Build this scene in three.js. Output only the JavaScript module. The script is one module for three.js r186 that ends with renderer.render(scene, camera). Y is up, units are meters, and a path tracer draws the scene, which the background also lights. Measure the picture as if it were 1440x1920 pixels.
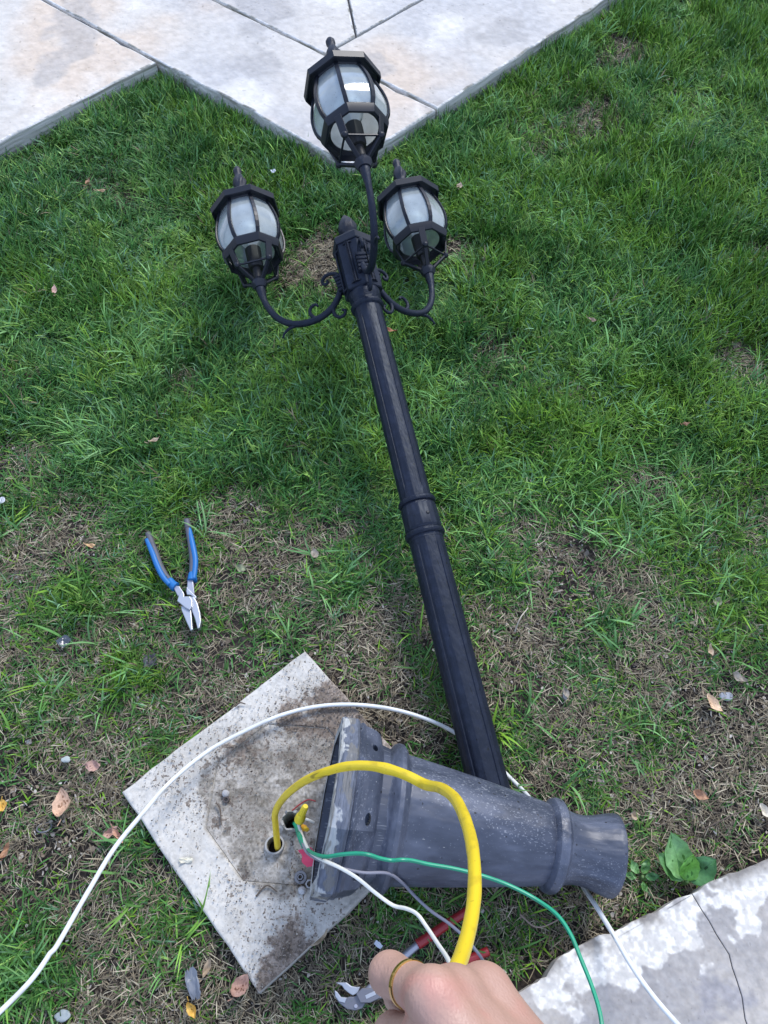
import * as THREE from 'three';
import { mergeGeometries, toCreasedNormals, mergeVertices } from 'three/addons/utils/BufferGeometryUtils.js';
import { MarchingCubes } from 'three/addons/objects/MarchingCubes.js';
import { Brush, Evaluator, SUBTRACTION } from 'three-bvh-csg';
import { RoundedBoxGeometry } from 'three/addons/geometries/RoundedBoxGeometry.js';

// ---------------------------------------------------------------- camera, sky, sun, exposure
const scene = new THREE.Scene();
const camera = new THREE.PerspectiveCamera(63.4, 3 / 4, 0.02, 200);
camera.position.set(0, 1.5, 0);
camera.rotation.set(THREE.MathUtils.degToRad(-58), 0, 0);

const renderer = new THREE.WebGLRenderer({ antialias: true });
renderer.toneMapping = THREE.LinearToneMapping;
renderer.toneMappingExposure = 2.3;
renderer.shadowMap.enabled = true;
renderer.shadowMap.type = THREE.PCFSoftShadowMap;

// small seeded noise kit
function rng(seed) { let a = seed >>> 0; return () => { a = (a + 0x6D2B79F5) | 0; let t = Math.imul(a ^ (a >>> 15), 1 | a); t = (t + Math.imul(t ^ (t >>> 7), 61 | t)) ^ t; return ((t ^ (t >>> 14)) >>> 0) / 4294967296; }; }
function hash(x, y, s) { let h = Math.imul(x, 374761393) + Math.imul(y, 668265263) + Math.imul(s, 2147483647 ^ 0x5bd1e995); h = Math.imul(h ^ (h >>> 13), 1274126177); return ((h ^ (h >>> 16)) >>> 0) / 4294967296; }
function vnoise(x, y, s = 0) {
  const xi = Math.floor(x), yi = Math.floor(y), fx = x - xi, fy = y - yi;
  const u = fx * fx * (3 - 2 * fx), v = fy * fy * (3 - 2 * fy);
  const a = hash(xi, yi, s), b = hash(xi + 1, yi, s), c = hash(xi, yi + 1, s), d = hash(xi + 1, yi + 1, s);
  return a + (b - a) * u + (c - a) * v + (a - b - c + d) * u * v;
}
function fbm(x, y, o = 4, s = 0) { let r = 0, a = 0.5, t = 0; for (let i = 0; i < o; i++) { r += a * vnoise(x, y, s + i * 17); t += a; a *= 0.5; x = x * 2.03 + 11.3; y = y * 2.03 + 7.7; } return r / t; }
const clamp = (v, a = 0, b = 1) => Math.min(b, Math.max(a, v));
const sstep = (a, b, v) => { const t = clamp((v - a) / (b - a)); return t * t * (3 - 2 * t); };
const mixc = (a, b, t) => [a[0] + (b[0] - a[0]) * t, a[1] + (b[1] - a[1]) * t, a[2] + (b[2] - a[2]) * t];

// thin bright overcast with bluish openings, the same all round
{
  const w = 512, h = 256, px = new Float32Array(w * h * 4);
  for (let j = 0; j < h; j++) for (let i = 0; i < w; i++) {
    const el = (j + 0.5) / h * Math.PI - Math.PI / 2, az = (i + 0.5) / w * Math.PI * 2;
    const k = (j * w + i) * 4;
    let c;
    if (el > 0) {
      const y = Math.sin(el), q = 1 / (0.25 + y), sx = Math.cos(az) * Math.cos(el) * q, sz = Math.sin(az) * Math.cos(el) * q;
      const cl = sstep(0.38, 0.66, fbm(sx * 1.6 + 20, sz * 1.6 + 20, 5, 3));
      c = mixc([0.18, 0.31, 0.64], [0.46, 0.52, 0.63], 0.2 + 0.8 * cl);
      c = mixc([0.40, 0.46, 0.58], c, sstep(0.0, 0.35, y));
    } else c = [0.11, 0.12, 0.10];
    px[k] = c[0]; px[k + 1] = c[1]; px[k + 2] = c[2]; px[k + 3] = 1;
  }
  const sky = new THREE.DataTexture(px, w, h, THREE.RGBAFormat, THREE.FloatType);
  sky.mapping = THREE.EquirectangularReflectionMapping; sky.magFilter = THREE.LinearFilter; sky.minFilter = THREE.LinearFilter;
  sky.wrapS = THREE.RepeatWrapping; sky.needsUpdate = true;
  scene.background = sky; scene.environment = sky;
  scene.backgroundIntensity = 1; scene.environmentIntensity = 1;
}
const sun = new THREE.DirectionalLight(0xfffbf6, 1.5);
sun.position.set(2.2, 5, -5.4); sun.target.position.set(0, 0, -1.2);
sun.castShadow = true; sun.shadow.radius = 36; sun.shadow.mapSize.set(2048, 2048);
Object.assign(sun.shadow.camera, { left: -3.5, right: 3.5, top: 3.5, bottom: -3.5, near: 0.5, far: 15 });
scene.add(sun, sun.target);

// ---------------------------------------------------------------- helpers
const V = (a, b, c) => Array.isArray(a) ? new THREE.Vector3(a[0], a[1], a[2]) : new THREE.Vector3(a, b, c);
const taken = {};
function numbered(n) { if (!(n in taken)) { taken[n] = 0; return n; } taken[n]++; return n + '_' + String(taken[n]).padStart(3, '0'); }
function tag(o, label, category, group) { o.userData.label = label; o.userData.category = category; if (group) o.userData.group = group; return o; }
function shade(o) { o.traverse(m => { if (m.isMesh) { m.castShadow = true; m.receiveShadow = true; } }); return o; }
function thing(name, label, category, pos = [0, 0, 0], group) { const g = new THREE.Group(); g.name = numbered(name); g.position.set(...pos); tag(g, label, category, group); scene.add(g); return g; }
function part(name, geo, mat, parent) { const m = new THREE.Mesh(Array.isArray(geo) ? merge(geo) : geo, mat); m.name = name; m.castShadow = m.receiveShadow = true; parent.add(m); return m; }
function one(name, geo, mat, label, category, group) { const m = new THREE.Mesh(Array.isArray(geo) ? merge(geo) : geo, mat); m.name = numbered(name); m.castShadow = m.receiveShadow = true; scene.add(m); return tag(m, label, category, group); }
function merge(list) { return mergeGeometries(list.map(g => { const n = g.index ? g.toNonIndexed() : g; for (const k of Object.keys(n.attributes)) if (!['position', 'normal', 'uv'].includes(k)) n.deleteAttribute(k); return n; })); }
const rgb = (r, g, b) => new THREE.Color().setRGB(r, g, b);
function mat(o) { return new THREE.MeshStandardMaterial(o); }
function tex(w, h, fn, srgb = true) {
  const d = new Uint8Array(w * h * 4);
  for (let j = 0; j < h; j++) for (let i = 0; i < w; i++) { const c = fn((i + 0.5) / w, (j + 0.5) / h, i, j), k = (j * w + i) * 4; d[k] = clamp(c[0]) * 255; d[k + 1] = clamp(c[1]) * 255; d[k + 2] = clamp(c[2]) * 255; d[k + 3] = 255; }
  const t = new THREE.DataTexture(d, w, h); t.magFilter = THREE.LinearFilter; t.minFilter = THREE.LinearMipmapLinearFilter; t.generateMipmaps = true;
  t.wrapS = t.wrapT = THREE.RepeatWrapping; if (srgb) t.colorSpace = THREE.SRGBColorSpace; t.needsUpdate = true; return t;
}
// a tube with changing radius along smooth points; flat < 1 squashes the section
function sweep(pts, r, { seg = 60, rad = 10, flat = 1, cap = true } = {}) {
  const curve = new THREE.CatmullRomCurve3(pts.map(p => V(p)), false, 'centripetal');
  const fr = curve.computeFrenetFrames(seg, false), pos = [], uv = [], idx = [];
  for (let i = 0; i <= seg; i++) {
    const t = i / seg, c = curve.getPointAt(t), q = typeof r === 'function' ? r(t) : r;
    for (let j = 0; j <= rad; j++) {
      const a = j / rad * Math.PI * 2, n = fr.normals[i], b = fr.binormals[i], ca = Math.cos(a) * q * flat, sa = Math.sin(a) * q;
      pos.push(c.x + n.x * ca + b.x * sa, c.y + n.y * ca + b.y * sa, c.z + n.z * ca + b.z * sa); uv.push(j / rad, t);
      if (i < seg && j < rad) { const k = i * (rad + 1) + j; idx.push(k, k + 1, k + rad + 1, k + 1, k + rad + 2, k + rad + 1); }
    }
  }
  const g = new THREE.BufferGeometry();
  if (cap) for (const e of [0, seg]) {
    const c = curve.getPointAt(e / seg), k = pos.length / 3; pos.push(c.x, c.y, c.z); uv.push(0.5, 0.5);
    for (let j = 0; j < rad; j++) { const a = e * (rad + 1) + j; e ? idx.push(k, a, a + 1) : idx.push(k, a + 1, a); }
  }
  g.setAttribute('position', new THREE.Float32BufferAttribute(pos, 3)); g.setAttribute('uv', new THREE.Float32BufferAttribute(uv, 2));
  g.setIndex(idx.reverse()); g.computeVertexNormals(); return g;
}
// a turned or faceted body about y: rows of [y, radius, facet 0..1]; facets = number of flats
function turned(rows, { seg = 48, facets = 8, turn = 0, fn, crease = 0.7 } = {}) {
  const pos = [], uv = [], idx = [];
  rows.forEach(([y, r, f = 0], i) => {
    for (let j = 0; j <= seg; j++) {
      const a = j / seg * Math.PI * 2, w = Math.PI / facets, m = (((a - turn) % (2 * w)) + 2 * w) % (2 * w) - w;
      let q = r * (1 + f * (Math.cos(w) / Math.cos(m) - 1)); if (fn) q = fn(q, a, y, i);
      pos.push(q * Math.cos(a), y, q * Math.sin(a)); uv.push(j / seg, i / (rows.length - 1));
      if (i < rows.length - 1 && j < seg) { const k = i * (seg + 1) + j; idx.push(k, k + seg + 1, k + 1, k + 1, k + seg + 1, k + seg + 2); }
    }
  });
  const g = new THREE.BufferGeometry(); g.setAttribute('position', new THREE.Float32BufferAttribute(pos, 3)); g.setAttribute('uv', new THREE.Float32BufferAttribute(uv, 2));
  g.setIndex(idx); g.computeVertexNormals(); return crease ? toCreasedNormals(g, crease) : g;
}
// a flat-lying plate with bevelled edges, outline in x,z
function slab(outline, yTop, thick, bevel = 0.004, holes = []) {
  const sh = new THREE.Shape(outline.map(([x, z]) => new THREE.Vector2(x, z)));
  for (const h of holes) sh.holes.push(new THREE.Path(h.map(([x, z]) => new THREE.Vector2(x, z))));
  const g = new THREE.ExtrudeGeometry(sh, { depth: thick - 2 * bevel, bevelEnabled: bevel > 0, bevelThickness: bevel, bevelSize: bevel, bevelOffset: -bevel, bevelSegments: 3, curveSegments: 8 });
  g.rotateX(Math.PI / 2); g.translate(0, yTop - bevel, 0);
  const p = g.attributes.position, u = g.attributes.uv; const nn = g.attributes.normal; for (let i = 0; i < p.count; i++) if (Math.abs(nn.getY(i)) < 0.3) u.setXY(i, p.getX(i) * 0.8 + p.getZ(i) * 0.6, p.getY(i)); else u.setXY(i, p.getX(i), p.getZ(i));
  return g;
}
function inside(x, z, poly) { let c = false; for (let i = 0, j = poly.length - 1; i < poly.length; j = i++) { const [a, b] = poly[i], [d, e] = poly[j]; if ((b > z) !== (e > z) && x < (d - a) * (z - b) / (e - b) + a) c = !c; } return c; }
function segDist(x, z, a, b) { const dx = b[0] - a[0], dz = b[1] - a[1], t = clamp(((x - a[0]) * dx + (z - a[1]) * dz) / (dx * dx + dz * dz)); return Math.hypot(x - a[0] - dx * t, z - a[1] - dz * t); }
const xz = p => [p[0], p[2]];

// ---------------------------------------------------------------- concrete walkway at the far side
const C0 = xz([-0.096, 0.060, -2.029]), CI = xz([-0.701, 0.060, -2.546]), CR = xz([0.744, 0.060, -2.914]);
const e1 = (() => { const d = [CR[0] - C0[0], CR[1] - C0[1]], l = Math.hypot(...d); return [d[0] / l, d[1] / l]; })();
const e2raw = [CI[0] - C0[0], CI[1] - C0[1]], bI = Math.hypot(...e2raw), e2 = [e2raw[0] / bI, e2raw[1] / bI];
const AB = (a, b) => [C0[0] + e1[0] * a + e2[0] * b, C0[1] + e1[1] * a + e2[1] * b];
const toAB = p => { const x = p[0] - C0[0], z = p[1] - C0[1], D = e1[0] * e2[1] - e1[1] * e2[0]; return [(x * e2[1] - z * e2[0]) / D, (e1[0] * z - e1[1] * x) / D]; };
const a2 = toAB(xz([0.175, 0.060, -2.283]))[0], b3 = toAB(xz([-0.155, 0.060, -2.624]))[1];
const j4a = toAB(xz([-0.089, 0.060, -2.698])), j4b = toAB(xz([-0.116, 0.060, -2.914]));
const concreteTex = tex(1024, 1024, (u, v) => {
  const x = u * 4, z = v * 4;
  const big = fbm(x * 1.5 + 3, z * 1.5, 4, 5), mid = fbm(x * 5, z * 5 + 9, 4, 9), fine = fbm(x * 60, z * 60, 3, 21), tan = fbm(x * 1.9 + 40, z * 1.9, 4, 33), wash = fbm(x * 3.2 + 8, z * 3.2 + 2, 5, 44);
  let c = [0.755, 0.735, 0.715];
  c = mixc(c, [0.665, 0.665, 0.68], 0.7 * sstep(0.46, 0.68, big));
  c = mixc(c, [0.79, 0.705, 0.625], 0.6 * sstep(0.48, 0.68, tan));
  c = mixc(c, [0.83, 0.815, 0.795], 0.8 * sstep(0.50, 0.68, wash));
  c = mixc(c, [0.60, 0.59, 0.59], 0.5 * sstep(0.60, 0.70, mid));
  const g = (fine - 0.5) * 0.11, spk = vnoise(x * 130, z * 130, 71) > 0.965 ? -0.12 : 0;
  return [c[0] * 0.985 + g + spk, c[1] * 0.975 + g + spk, c[2] * 0.945 + g + spk];
});
concreteTex.repeat.set(0.25, 0.25); concreteTex.offset.set(0.5, 1.125);
const concreteBump = tex(512, 512, (u, v) => { const f = fbm(u * 64, v * 64, 5, 80); return [f, f, f]; }, false);
concreteBump.repeat.set(1.2, 1.2);
const concreteMat = mat({ map: concreteTex, bumpMap: concreteBump, bumpScale: 0.0025, roughness: 0.82 });
const jointMat = mat({ color: rgb(0.17, 0.155, 0.15), roughness: 0.95 });
const edgeTex = tex(512, 256, (u, v) => { const x = u * 2, y = v, a = fbm(x * 9, y * 8, 5, 171), b = fbm(x * 60, y * 60, 4, 172), m = fbm(x * 4 + 3, y * 9, 4, 173); let c = mixc([0.80, 0.785, 0.76], [0.70, 0.69, 0.66], sstep(0.4, 0.62, m)); c = mixc(c, [0.48, 0.465, 0.41], 0.65 * sstep(0.54, 0.68, a)); return c.map(q => q + (b - 0.5) * 0.16); });
edgeTex.repeat.set(0.5, 4);
const edgeMat = mat({ map: edgeTex, bumpMap: concreteBump, bumpScale: 0.006, roughness: 0.95 });
const paved = [concreteMat, edgeMat];
const WT = 0.06;
const walkway = new THREE.Group(); walkway.name = 'walkway'; walkway.userData.kind = 'structure'; scene.add(walkway);
function gapRect(a0, b0, a1, b1) { // outline with slightly worn, wandering edges
  const g = 0.004, c = [[a0 + g, b0 + g], [a1 - g, b0 + g], [a1 - g, b1 - g], [a0 + g, b1 - g]], o = [];
  c.forEach((p, i) => { const q = c[(i + 1) % 4], L = Math.hypot(q[0] - p[0], q[1] - p[1]), n = Math.min(90, Math.ceil(L / 0.02)), nx = (p[1] - q[1]) / L, ny = (q[0] - p[0]) / L; for (let k = 0; k < n; k++) { const t = k / n, s = t * L, w = k ? 0.0012 + (fbm(s * 40, i * 9 + a0, 3, 181) - 0.5) * 0.004 + Math.max(0, fbm(s * 14, i * 5 + b0, 3, 182) - 0.66) * 0.05 : 0.001; o.push(AB(p[0] + (q[0] - p[0]) * t + nx * w, p[1] + (q[1] - p[1]) * t + ny * w)); } });
  return o;
}
const FAR = 3.6;
part('panel', slab(gapRect(-FAR, bI, 0, bI + FAR), WT, 0.11, 0.006), paved, walkway);
part('panel', slab(gapRect(0, 0, a2, bI + FAR), WT, 0.11, 0.006), paved, walkway);
part('panel', slab(gapRect(a2, 0, FAR, b3), WT, 0.11, 0.006), paved, walkway);
{
  const s = (bI + FAR - b3) / (j4b[1] - b3), ax = j4a[0] + (j4b[0] - j4a[0]) * s, g = 0.004, B = bI + FAR;
  part('panel', slab([AB(a2 + g, b3 + g), AB(j4a[0] - g, b3 + g), AB(ax - g, B), AB(a2 + g, B)], WT, 0.11, 0.006), paved, walkway);
  part('panel', slab([AB(j4a[0] + g, b3 + g), AB(FAR, b3 + g), AB(FAR, B), AB(ax + g, B)], WT, 0.11, 0.006), paved, walkway);
}
const walkPolys = [[AB(-FAR, bI), AB(0, bI), AB(0, bI + FAR), AB(-FAR, bI + FAR)], [AB(0, 0), AB(FAR, 0), AB(FAR, bI + FAR), AB(0, bI + FAR)]];
part('joint_filler', [slab([AB(-FAR + .03, bI + .03), AB(0.1, bI + .03), AB(0.1, bI + FAR - .03), AB(-FAR + .03, bI + FAR - .03)], WT - 0.012, 0.09, 0), slab([AB(0.1, 0.03), AB(FAR - .03, 0.03), AB(FAR - .03, bI + FAR - .03), AB(0.1, bI + FAR - .03)], WT - 0.014, 0.09, 0)], jointMat, walkway);

// ---------------------------------------------------------------- cracked concrete paving near the viewer
const ST = 0.05;
const sE1 = xz([0.629, 0.050, -0.241]), sE2 = xz([0.195, 0.050, -0.067]);
const sd = (() => { const d = [sE1[0] - sE2[0], sE1[1] - sE2[1]], l = Math.hypot(...d); return [d[0] / l, d[1] / l]; })();
const sn = [-sd[1], sd[0]];   // towards the viewer
const SP = (t, n) => [sE2[0] + sd[0] * t + sn[0] * n, sE2[1] + sd[1] * t + sn[1] * n];
const edgeDist = (x, z) => (x - sE2[0]) * sn[0] + (z - sE2[1]) * sn[1];
const crackPts = [[0.494, 0.050, -0.184], [0.504, 0.050, -0.162], [0.513, 0.050, -0.145], [0.520, 0.050, -0.127], [0.534, 0.050, -0.099], [0.535, 0.050, -0.081], [0.538, 0.050, -0.064], [0.541, 0.050, -0.042], [0.539, 0.050, -0.014]].map(xz);
{ const l = crackPts[crackPts.length - 1]; crackPts.push([l[0] + .02, l[1] + .12], [l[0] - .01, l[1] + .3], [l[0] + .05, l[1] + .62], [l[0] + 0.02, l[1] + 1.2]); }
const tCrack = (crackPts[0][0] - sE2[0]) * sd[0] + (crackPts[0][1] - sE2[1]) * sd[1];
const ragged = (t) => (fbm(t * 28, 3, 4, 14) - 0.5) * 0.012 + (fbm(t * 120, 9, 2, 15) - 0.5) * 0.004 + 0.018 * sstep(0.07, 0.02, Math.abs(t - 0.02)) ;
function slabEdge(t0, t1) { const o = []; const n = Math.ceil((t1 - t0) / 0.008); for (let i = 0; i <= n; i++) { const t = t0 + (t1 - t0) * i / n; o.push(SP(t, ragged(t))); } return o; }
const pavingTex = tex(1024, 1024, (u, v) => {
  const x = -0.2 + u * 1.6, z = -0.6 + v * 1.6, e = edgeDist(x, z);
  const a = fbm(x * 9, z * 9, 5, 51), b = fbm(x * 24 + 5, z * 24, 5, 52), f = fbm(x * 140, z * 140, 3, 53), st = fbm(x * 5, z * 5 + 7, 4, 54);
  let c = mixc([0.575, 0.565, 0.565], [0.665, 0.645, 0.625], sstep(0.38, 0.68, st));
  c = mixc(c, [0.50, 0.50, 0.54], 0.5 * sstep(0.55, 0.75, b));
  const band = sstep(0.14, 0.03, e + (a - 0.5) * 0.12 - (x - 0.5) * 0.05), paint = (0.75 + 0.25 * sstep(0.45, 0.6, f)) * sstep(0.475, 0.515, 0.5 * a + 0.5 * b + (band - 0.80) * 0.20) * sstep(0.03, 0.15, band);
  c = mixc(c, [0.83, 0.82, 0.80], paint);
  const mud = sstep(0.03, 0.0, e) * sstep(0.42, 0.58, b);
  c = mixc(c, [0.42, 0.40, 0.38], mud * 0.8);
  { const q = (f - 0.5) * 0.12 - (vnoise(x * 260, z * 260, 55) > 0.95 ? 0.07 : 0); return [c[0] + q, c[1] * 0.985 + q, c[2] * 0.955 + q]; }
});
pavingTex.repeat.set(1 / 1.6, 1 / 1.6); pavingTex.offset.set(0.2 / 1.6, 0.6 / 1.6);
const pavingMat = mat({ map: pavingTex, bumpMap: concreteBump, bumpScale: 0.003, roughness: 0.8 });
const paving = new THREE.Group(); paving.name = 'paving'; paving.userData.kind = 'structure'; scene.add(paving);
{
  const g = 0.0006, back = 1.3;
  const L = slabEdge(-1.2, tCrack - g), R = slabEdge(tCrack + g, 1.6);
  part('panel', slab([...L, ...crackPts.map(p => [p[0] - g, p[1]]), SP(-1.2, back)], ST, 0.10, 0.0016), pavingMat, paving);
  part('panel', slab([...crackPts.slice().reverse().map(p => [p[0] + g, p[1]]), ...R, SP(1.6, back)], ST, 0.10, 0.0016), pavingMat, paving);
}
const pavePoly = [SP(-1.3, -0.004), SP(1.7, -0.004), SP(1.7, 1.4), SP(-1.3, 1.4)];

// ---------------------------------------------------------------- soil
const padC = [-0.171, -0.331];
const padPts = [[-0.150, 0.025, -0.611], [-0.455, 0.025, -0.350], [-0.193, 0.025, -0.048], [0.116, 0.025, -0.311]].map(xz);
const PT = 0.025;
const groundY = (x, z) => (fbm(x * 3.1 + 50, z * 3.1 + 50, 3, 90) - 0.5) * 0.026 + (fbm(x * 26, z * 26, 3, 91) - 0.5) * 0.012 - 0.004;
{
  const nx = 300, nz = 340, pos = [], uv = [], idx = [];
  const wx = i => { const t = i / nx * 2 - 1; return t * 2.4 + Math.sign(t) * Math.pow(Math.max(0, Math.abs(t) - 0.9) / 0.1, 3) * 38; };
  const wz = i => { const t = i / nz * 2 - 1; return -1.6 + t * 2.6 + Math.sign(t) * Math.pow(Math.max(0, Math.abs(t) - 0.9) / 0.1, 3) * 38; };
  for (let j = 0; j <= nz; j++) for (let i = 0; i <= nx; i++) {
    const x = wx(i), z = wz(j); pos.push(x, groundY(x, z) , z); uv.push(x, z);
    if (i < nx && j < nz) { const k = j * (nx + 1) + i; idx.push(k, k + nx + 1, k + 1, k + 1, k + nx + 1, k + nx + 2); }
  }
  const g = new THREE.BufferGeometry(); g.setAttribute('position', new THREE.Float32BufferAttribute(pos, 3)); g.setAttribute('uv', new THREE.Float32BufferAttribute(uv, 2)); g.setIndex(idx); g.computeVertexNormals();
  const soilTex = tex(1024, 1024, (u, v) => {
    const x = u * 2, z = v * 2, a = fbm(x * 6, z * 6, 4, 61), b = fbm(x * 70, z * 70, 4, 62), c = vnoise(x * 190, z * 190, 63);
    let q = mixc([0.15, 0.128, 0.108], [0.26, 0.222, 0.188], sstep(0.35, 0.7, a) * 0.6 + (b - 0.5) * 0.8);
    if (c > 0.95) q = [0.36, 0.32, 0.27];
    return q;
  });
  soilTex.repeat.set(0.5, 0.5);
  const soilBump = tex(512, 512, (u, v) => { const f = fbm(u * 40, v * 40, 5, 66); return [f, f, f]; }, false); soilBump.repeat.set(2, 2);
  const m = new THREE.Mesh(g, mat({ map: soilTex, bumpMap: soilBump, bumpScale: 0.014, roughness: 1 })); m.name = 'ground'; m.userData.kind = 'structure'; m.receiveShadow = m.castShadow = true; scene.add(m);
}

// ---------------------------------------------------------------- the lamp footing
const octagon = (c, R, turn) => Array.from({ length: 8 }, (_, i) => { const a = turn + i * Math.PI / 4; return [c[0] + R * Math.cos(a), c[1] + R * Math.sin(a)]; });
const padTurn = Math.atan2(padPts[1][1] - padPts[0][1], padPts[1][0] - padPts[0][0]);
const footC = [padC[0] + 0.004, padC[1] - 0.004];
const foot = octagon(footC, 0.142, padTurn + Math.PI / 8);
const padTex = tex(1024, 1024, (u, v) => {
  const x = -0.5 + u * 0.7, z = -0.68 + v * 0.7, dx = x - footC[0], dz = z - footC[1], R = Math.hypot(dx, dz);
  const n1 = fbm(x * 22, z * 22, 5, 101), n2 = fbm(x * 130, z * 130, 4, 102), n3 = fbm(x * 60 + 3, z * 60, 3, 103), n4 = vnoise(x * 420, z * 420, 104);
  let paint = sstep(0.135, 0.15, R + (n1 - 0.5) * 0.05);
  let bare = mixc([0.53, 0.505, 0.465], [0.65, 0.625, 0.585], sstep(0.35, 0.65, n1));
  const n5 = fbm(x * 260, z * 260, 3, 105), n6 = vnoise(x * 310 + 9, z * 310, 106), n7 = fbm(x * 9 + 4, z * 9, 3, 107);
  bare = mixc(bare, [0.40, 0.375, 0.335], sstep(0.56, 0.70, n3) * 0.55);
  bare = bare.map(q => q + (n5 - 0.5) * 0.34);
  const off = mixc([0.775, 0.755, 0.715], [0.69, 0.67, 0.63], sstep(0.4, 0.7, n7));
  let c = mixc(bare, off, paint * (0.82 + 0.18 * sstep(0.4, 0.6, n5)));
  const blob = (px, pz, r) => sstep(r, r * 0.25, Math.hypot(x - px, z - pz) + (n1 - 0.5) * r * 0.9);
  let d = 0.42 * sstep(0.27, 0.15, R) * sstep(0.35, 0.6, n7) + 0.12 * sstep(0.27, 0.15, R) + 0.08;
  d = Math.max(d, 0.9 * blob(-0.10, -0.50, 0.085), 0.9 * blob(-0.02, -0.49, 0.06), 0.8 * blob(-0.17, -0.475, 0.06), 0.9 * blob(-0.145, -0.115, 0.065), 0.8 * blob(-0.175, -0.075, 0.05), 0.6 * blob(-0.27, -0.42, 0.08), 0.6 * blob(-0.375, -0.375, 0.06), 0.5 * blob(-0.335, -0.33, 0.07), 0.65 * blob(-0.24, -0.20, 0.04), 0.6 * blob(-0.13, -0.19, 0.05), 0.4 * blob(-0.30, -0.26, 0.06));
  const grain = 0.55 * n5 + 0.30 * n2 + 0.15 * n3, dirt = sstep(0.72 - d * 0.30, 0.80 - d * 0.30, grain);
  const cake = Math.max(blob(-0.09, -0.505, 0.09), blob(-0.015, -0.47, 0.07), 0.9 * blob(-0.17, -0.48, 0.06), blob(-0.145, -0.115, 0.06), 0.85 * blob(-0.175, -0.075, 0.045), 0.5 * blob(-0.26, -0.43, 0.06));
  c = mixc(c, [0.50, 0.44, 0.39].map(q => q + (n5 - 0.5) * 0.6), 0.75 * sstep(0.30, 0.75, cake + (n2 - 0.5) * 1.1));
  c = mixc(c, n6 > 0.5 ? [0.30, 0.26, 0.225] : [0.42, 0.375, 0.33], dirt * 0.8);
  if (n4 > 0.97) c = mixc(c, [0.40, 0.36, 0.33], 0.5);
  return c.map(q => q + (n2 - 0.5) * 0.06);
});
padTex.repeat.set(1 / 0.7, 1 / 0.7); padTex.offset.set(0.5 / 0.7, 0.68 / 0.7);
const padMat = mat({ map: padTex, bumpMap: concreteBump, bumpScale: 0.004, roughness: 0.92 });
const pad = thing('concrete_footing', 'square white painted concrete footing with bare octagonal print and two conduits', 'footing', [0, 0, 0]);
const cond1 = xz([-0.183, 0.030, -0.263]), cond2 = xz([-0.156, 0.030, -0.300]);
const circ = (c, r, n = 20) => Array.from({ length: n }, (_, i) => [c[0] + r * Math.cos(i / n * 6.2832), c[1] + r * Math.sin(i / n * 6.2832)]);
const chip = (a, b, k) => { const o = []; for (let i = 0; i < 14; i++) { const t = i / 14; o.push([a[0] + (b[0] - a[0]) * t + (i ? (hash(i, k, 5) - 0.5) * 0.003 : 0), a[1] + (b[1] - a[1]) * t + (i ? (hash(i, k, 6) - 0.5) * 0.003 : 0)]); } return o; };
const padOutline = [0, 1, 2, 3].flatMap(i => chip(padPts[i], padPts[(i + 1) % 4], i));
part('painted_slab', slab(padOutline, PT, 0.12, 0.005, [foot]), padMat, pad);
part('bare_print', slab(octagon(footC, 0.1415, padTurn + Math.PI / 8), PT - 0.003, 0.1, 0, [circ(cond1, 0.0145), circ(cond2, 0.0145)]), padMat, pad);
const pvc = mat({ color: rgb(0.30, 0.295, 0.285), roughness: 0.7 });
function conduit(c, h, tilt, ragged) {
  const g = turned([[-0.08, 0.0135], [h, 0.0165], [h, 0.0135], [-0.08, 0.0125], [-0.08, 0.0001]], { seg: 24, facets: 8, fn: (q, a, y, i) => q + (ragged && (i === 1 || i === 2) ? (vnoise(a * 3, i, 7) - 0.5) * 0.004 : 0) });
  const p = g.attributes.position;
  for (let i = 0; i < p.count; i++) if (p.getY(i) > h - 0.001) p.setY(i, h + p.getX(i) * tilt[0] + p.getZ(i) * tilt[1] + (ragged ? (vnoise(Math.atan2(p.getZ(i), p.getX(i)) * 3 + 9, 1, 3) - 0.5) * 0.012 : 0));
  g.computeVertexNormals(); g.translate(c[0], PT - 0.003, c[1]); return g;
}
part('conduit', conduit(cond1, 0.009, [0.15, 0.3], false), pvc, pad);
part('conduit', conduit(cond2, 0.016, [-0.3, -0.1], true), mat({ color: rgb(0.34, 0.33, 0.31), roughness: 0.8 }), pad).userData.label = 'conduit with a ragged broken rim';

// ---------------------------------------------------------------- the fallen lamp post
const speck = tex(512, 512, (u, v) => { const a = fbm(u * 30, v * 30, 4, 120), n = vnoise(u * 240, v * 240, 121), b = fbm(u * 6, v * 6, 3, 122); let q = [0.092, 0.106, 0.150]; q = mixc(q, [0.125, 0.143, 0.195], sstep(0.40, 0.75, a) * 0.6 + 0.4 * sstep(0.4, 0.7, b)); if (n > 0.985) q = [0.48, 0.47, 0.46]; if (fbm(u * 50, v * 26, 2, 125) > 0.87) q = [0.04, 0.04, 0.045]; return q; });
speck.repeat.set(1, 2);
const paintBump = tex(256, 256, (u, v) => { const f = fbm(u * 50, v * 50, 4, 130); return [f, f, f]; }, false);
const poleMat = new THREE.MeshPhysicalMaterial({ map: speck, roughness: 0.46, metalness: 0.0, specularIntensity: 0.5, specularColor: rgb(0.8, 0.9, 1.0), bumpMap: paintBump, bumpScale: 0.0006 });
const ironMat = new THREE.MeshPhysicalMaterial({ color: rgb(0.010, 0.012, 0.018), roughness: 0.4, specularIntensity: 0.6, metalness: 0.0 });
const ironDull = new THREE.MeshPhysicalMaterial({ color: rgb(0.015, 0.018, 0.027), specularIntensity: 0.6, roughness: 0.5 });
const socketMat = mat({ color: rgb(0.012, 0.012, 0.013), roughness: 0.5 });
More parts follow.
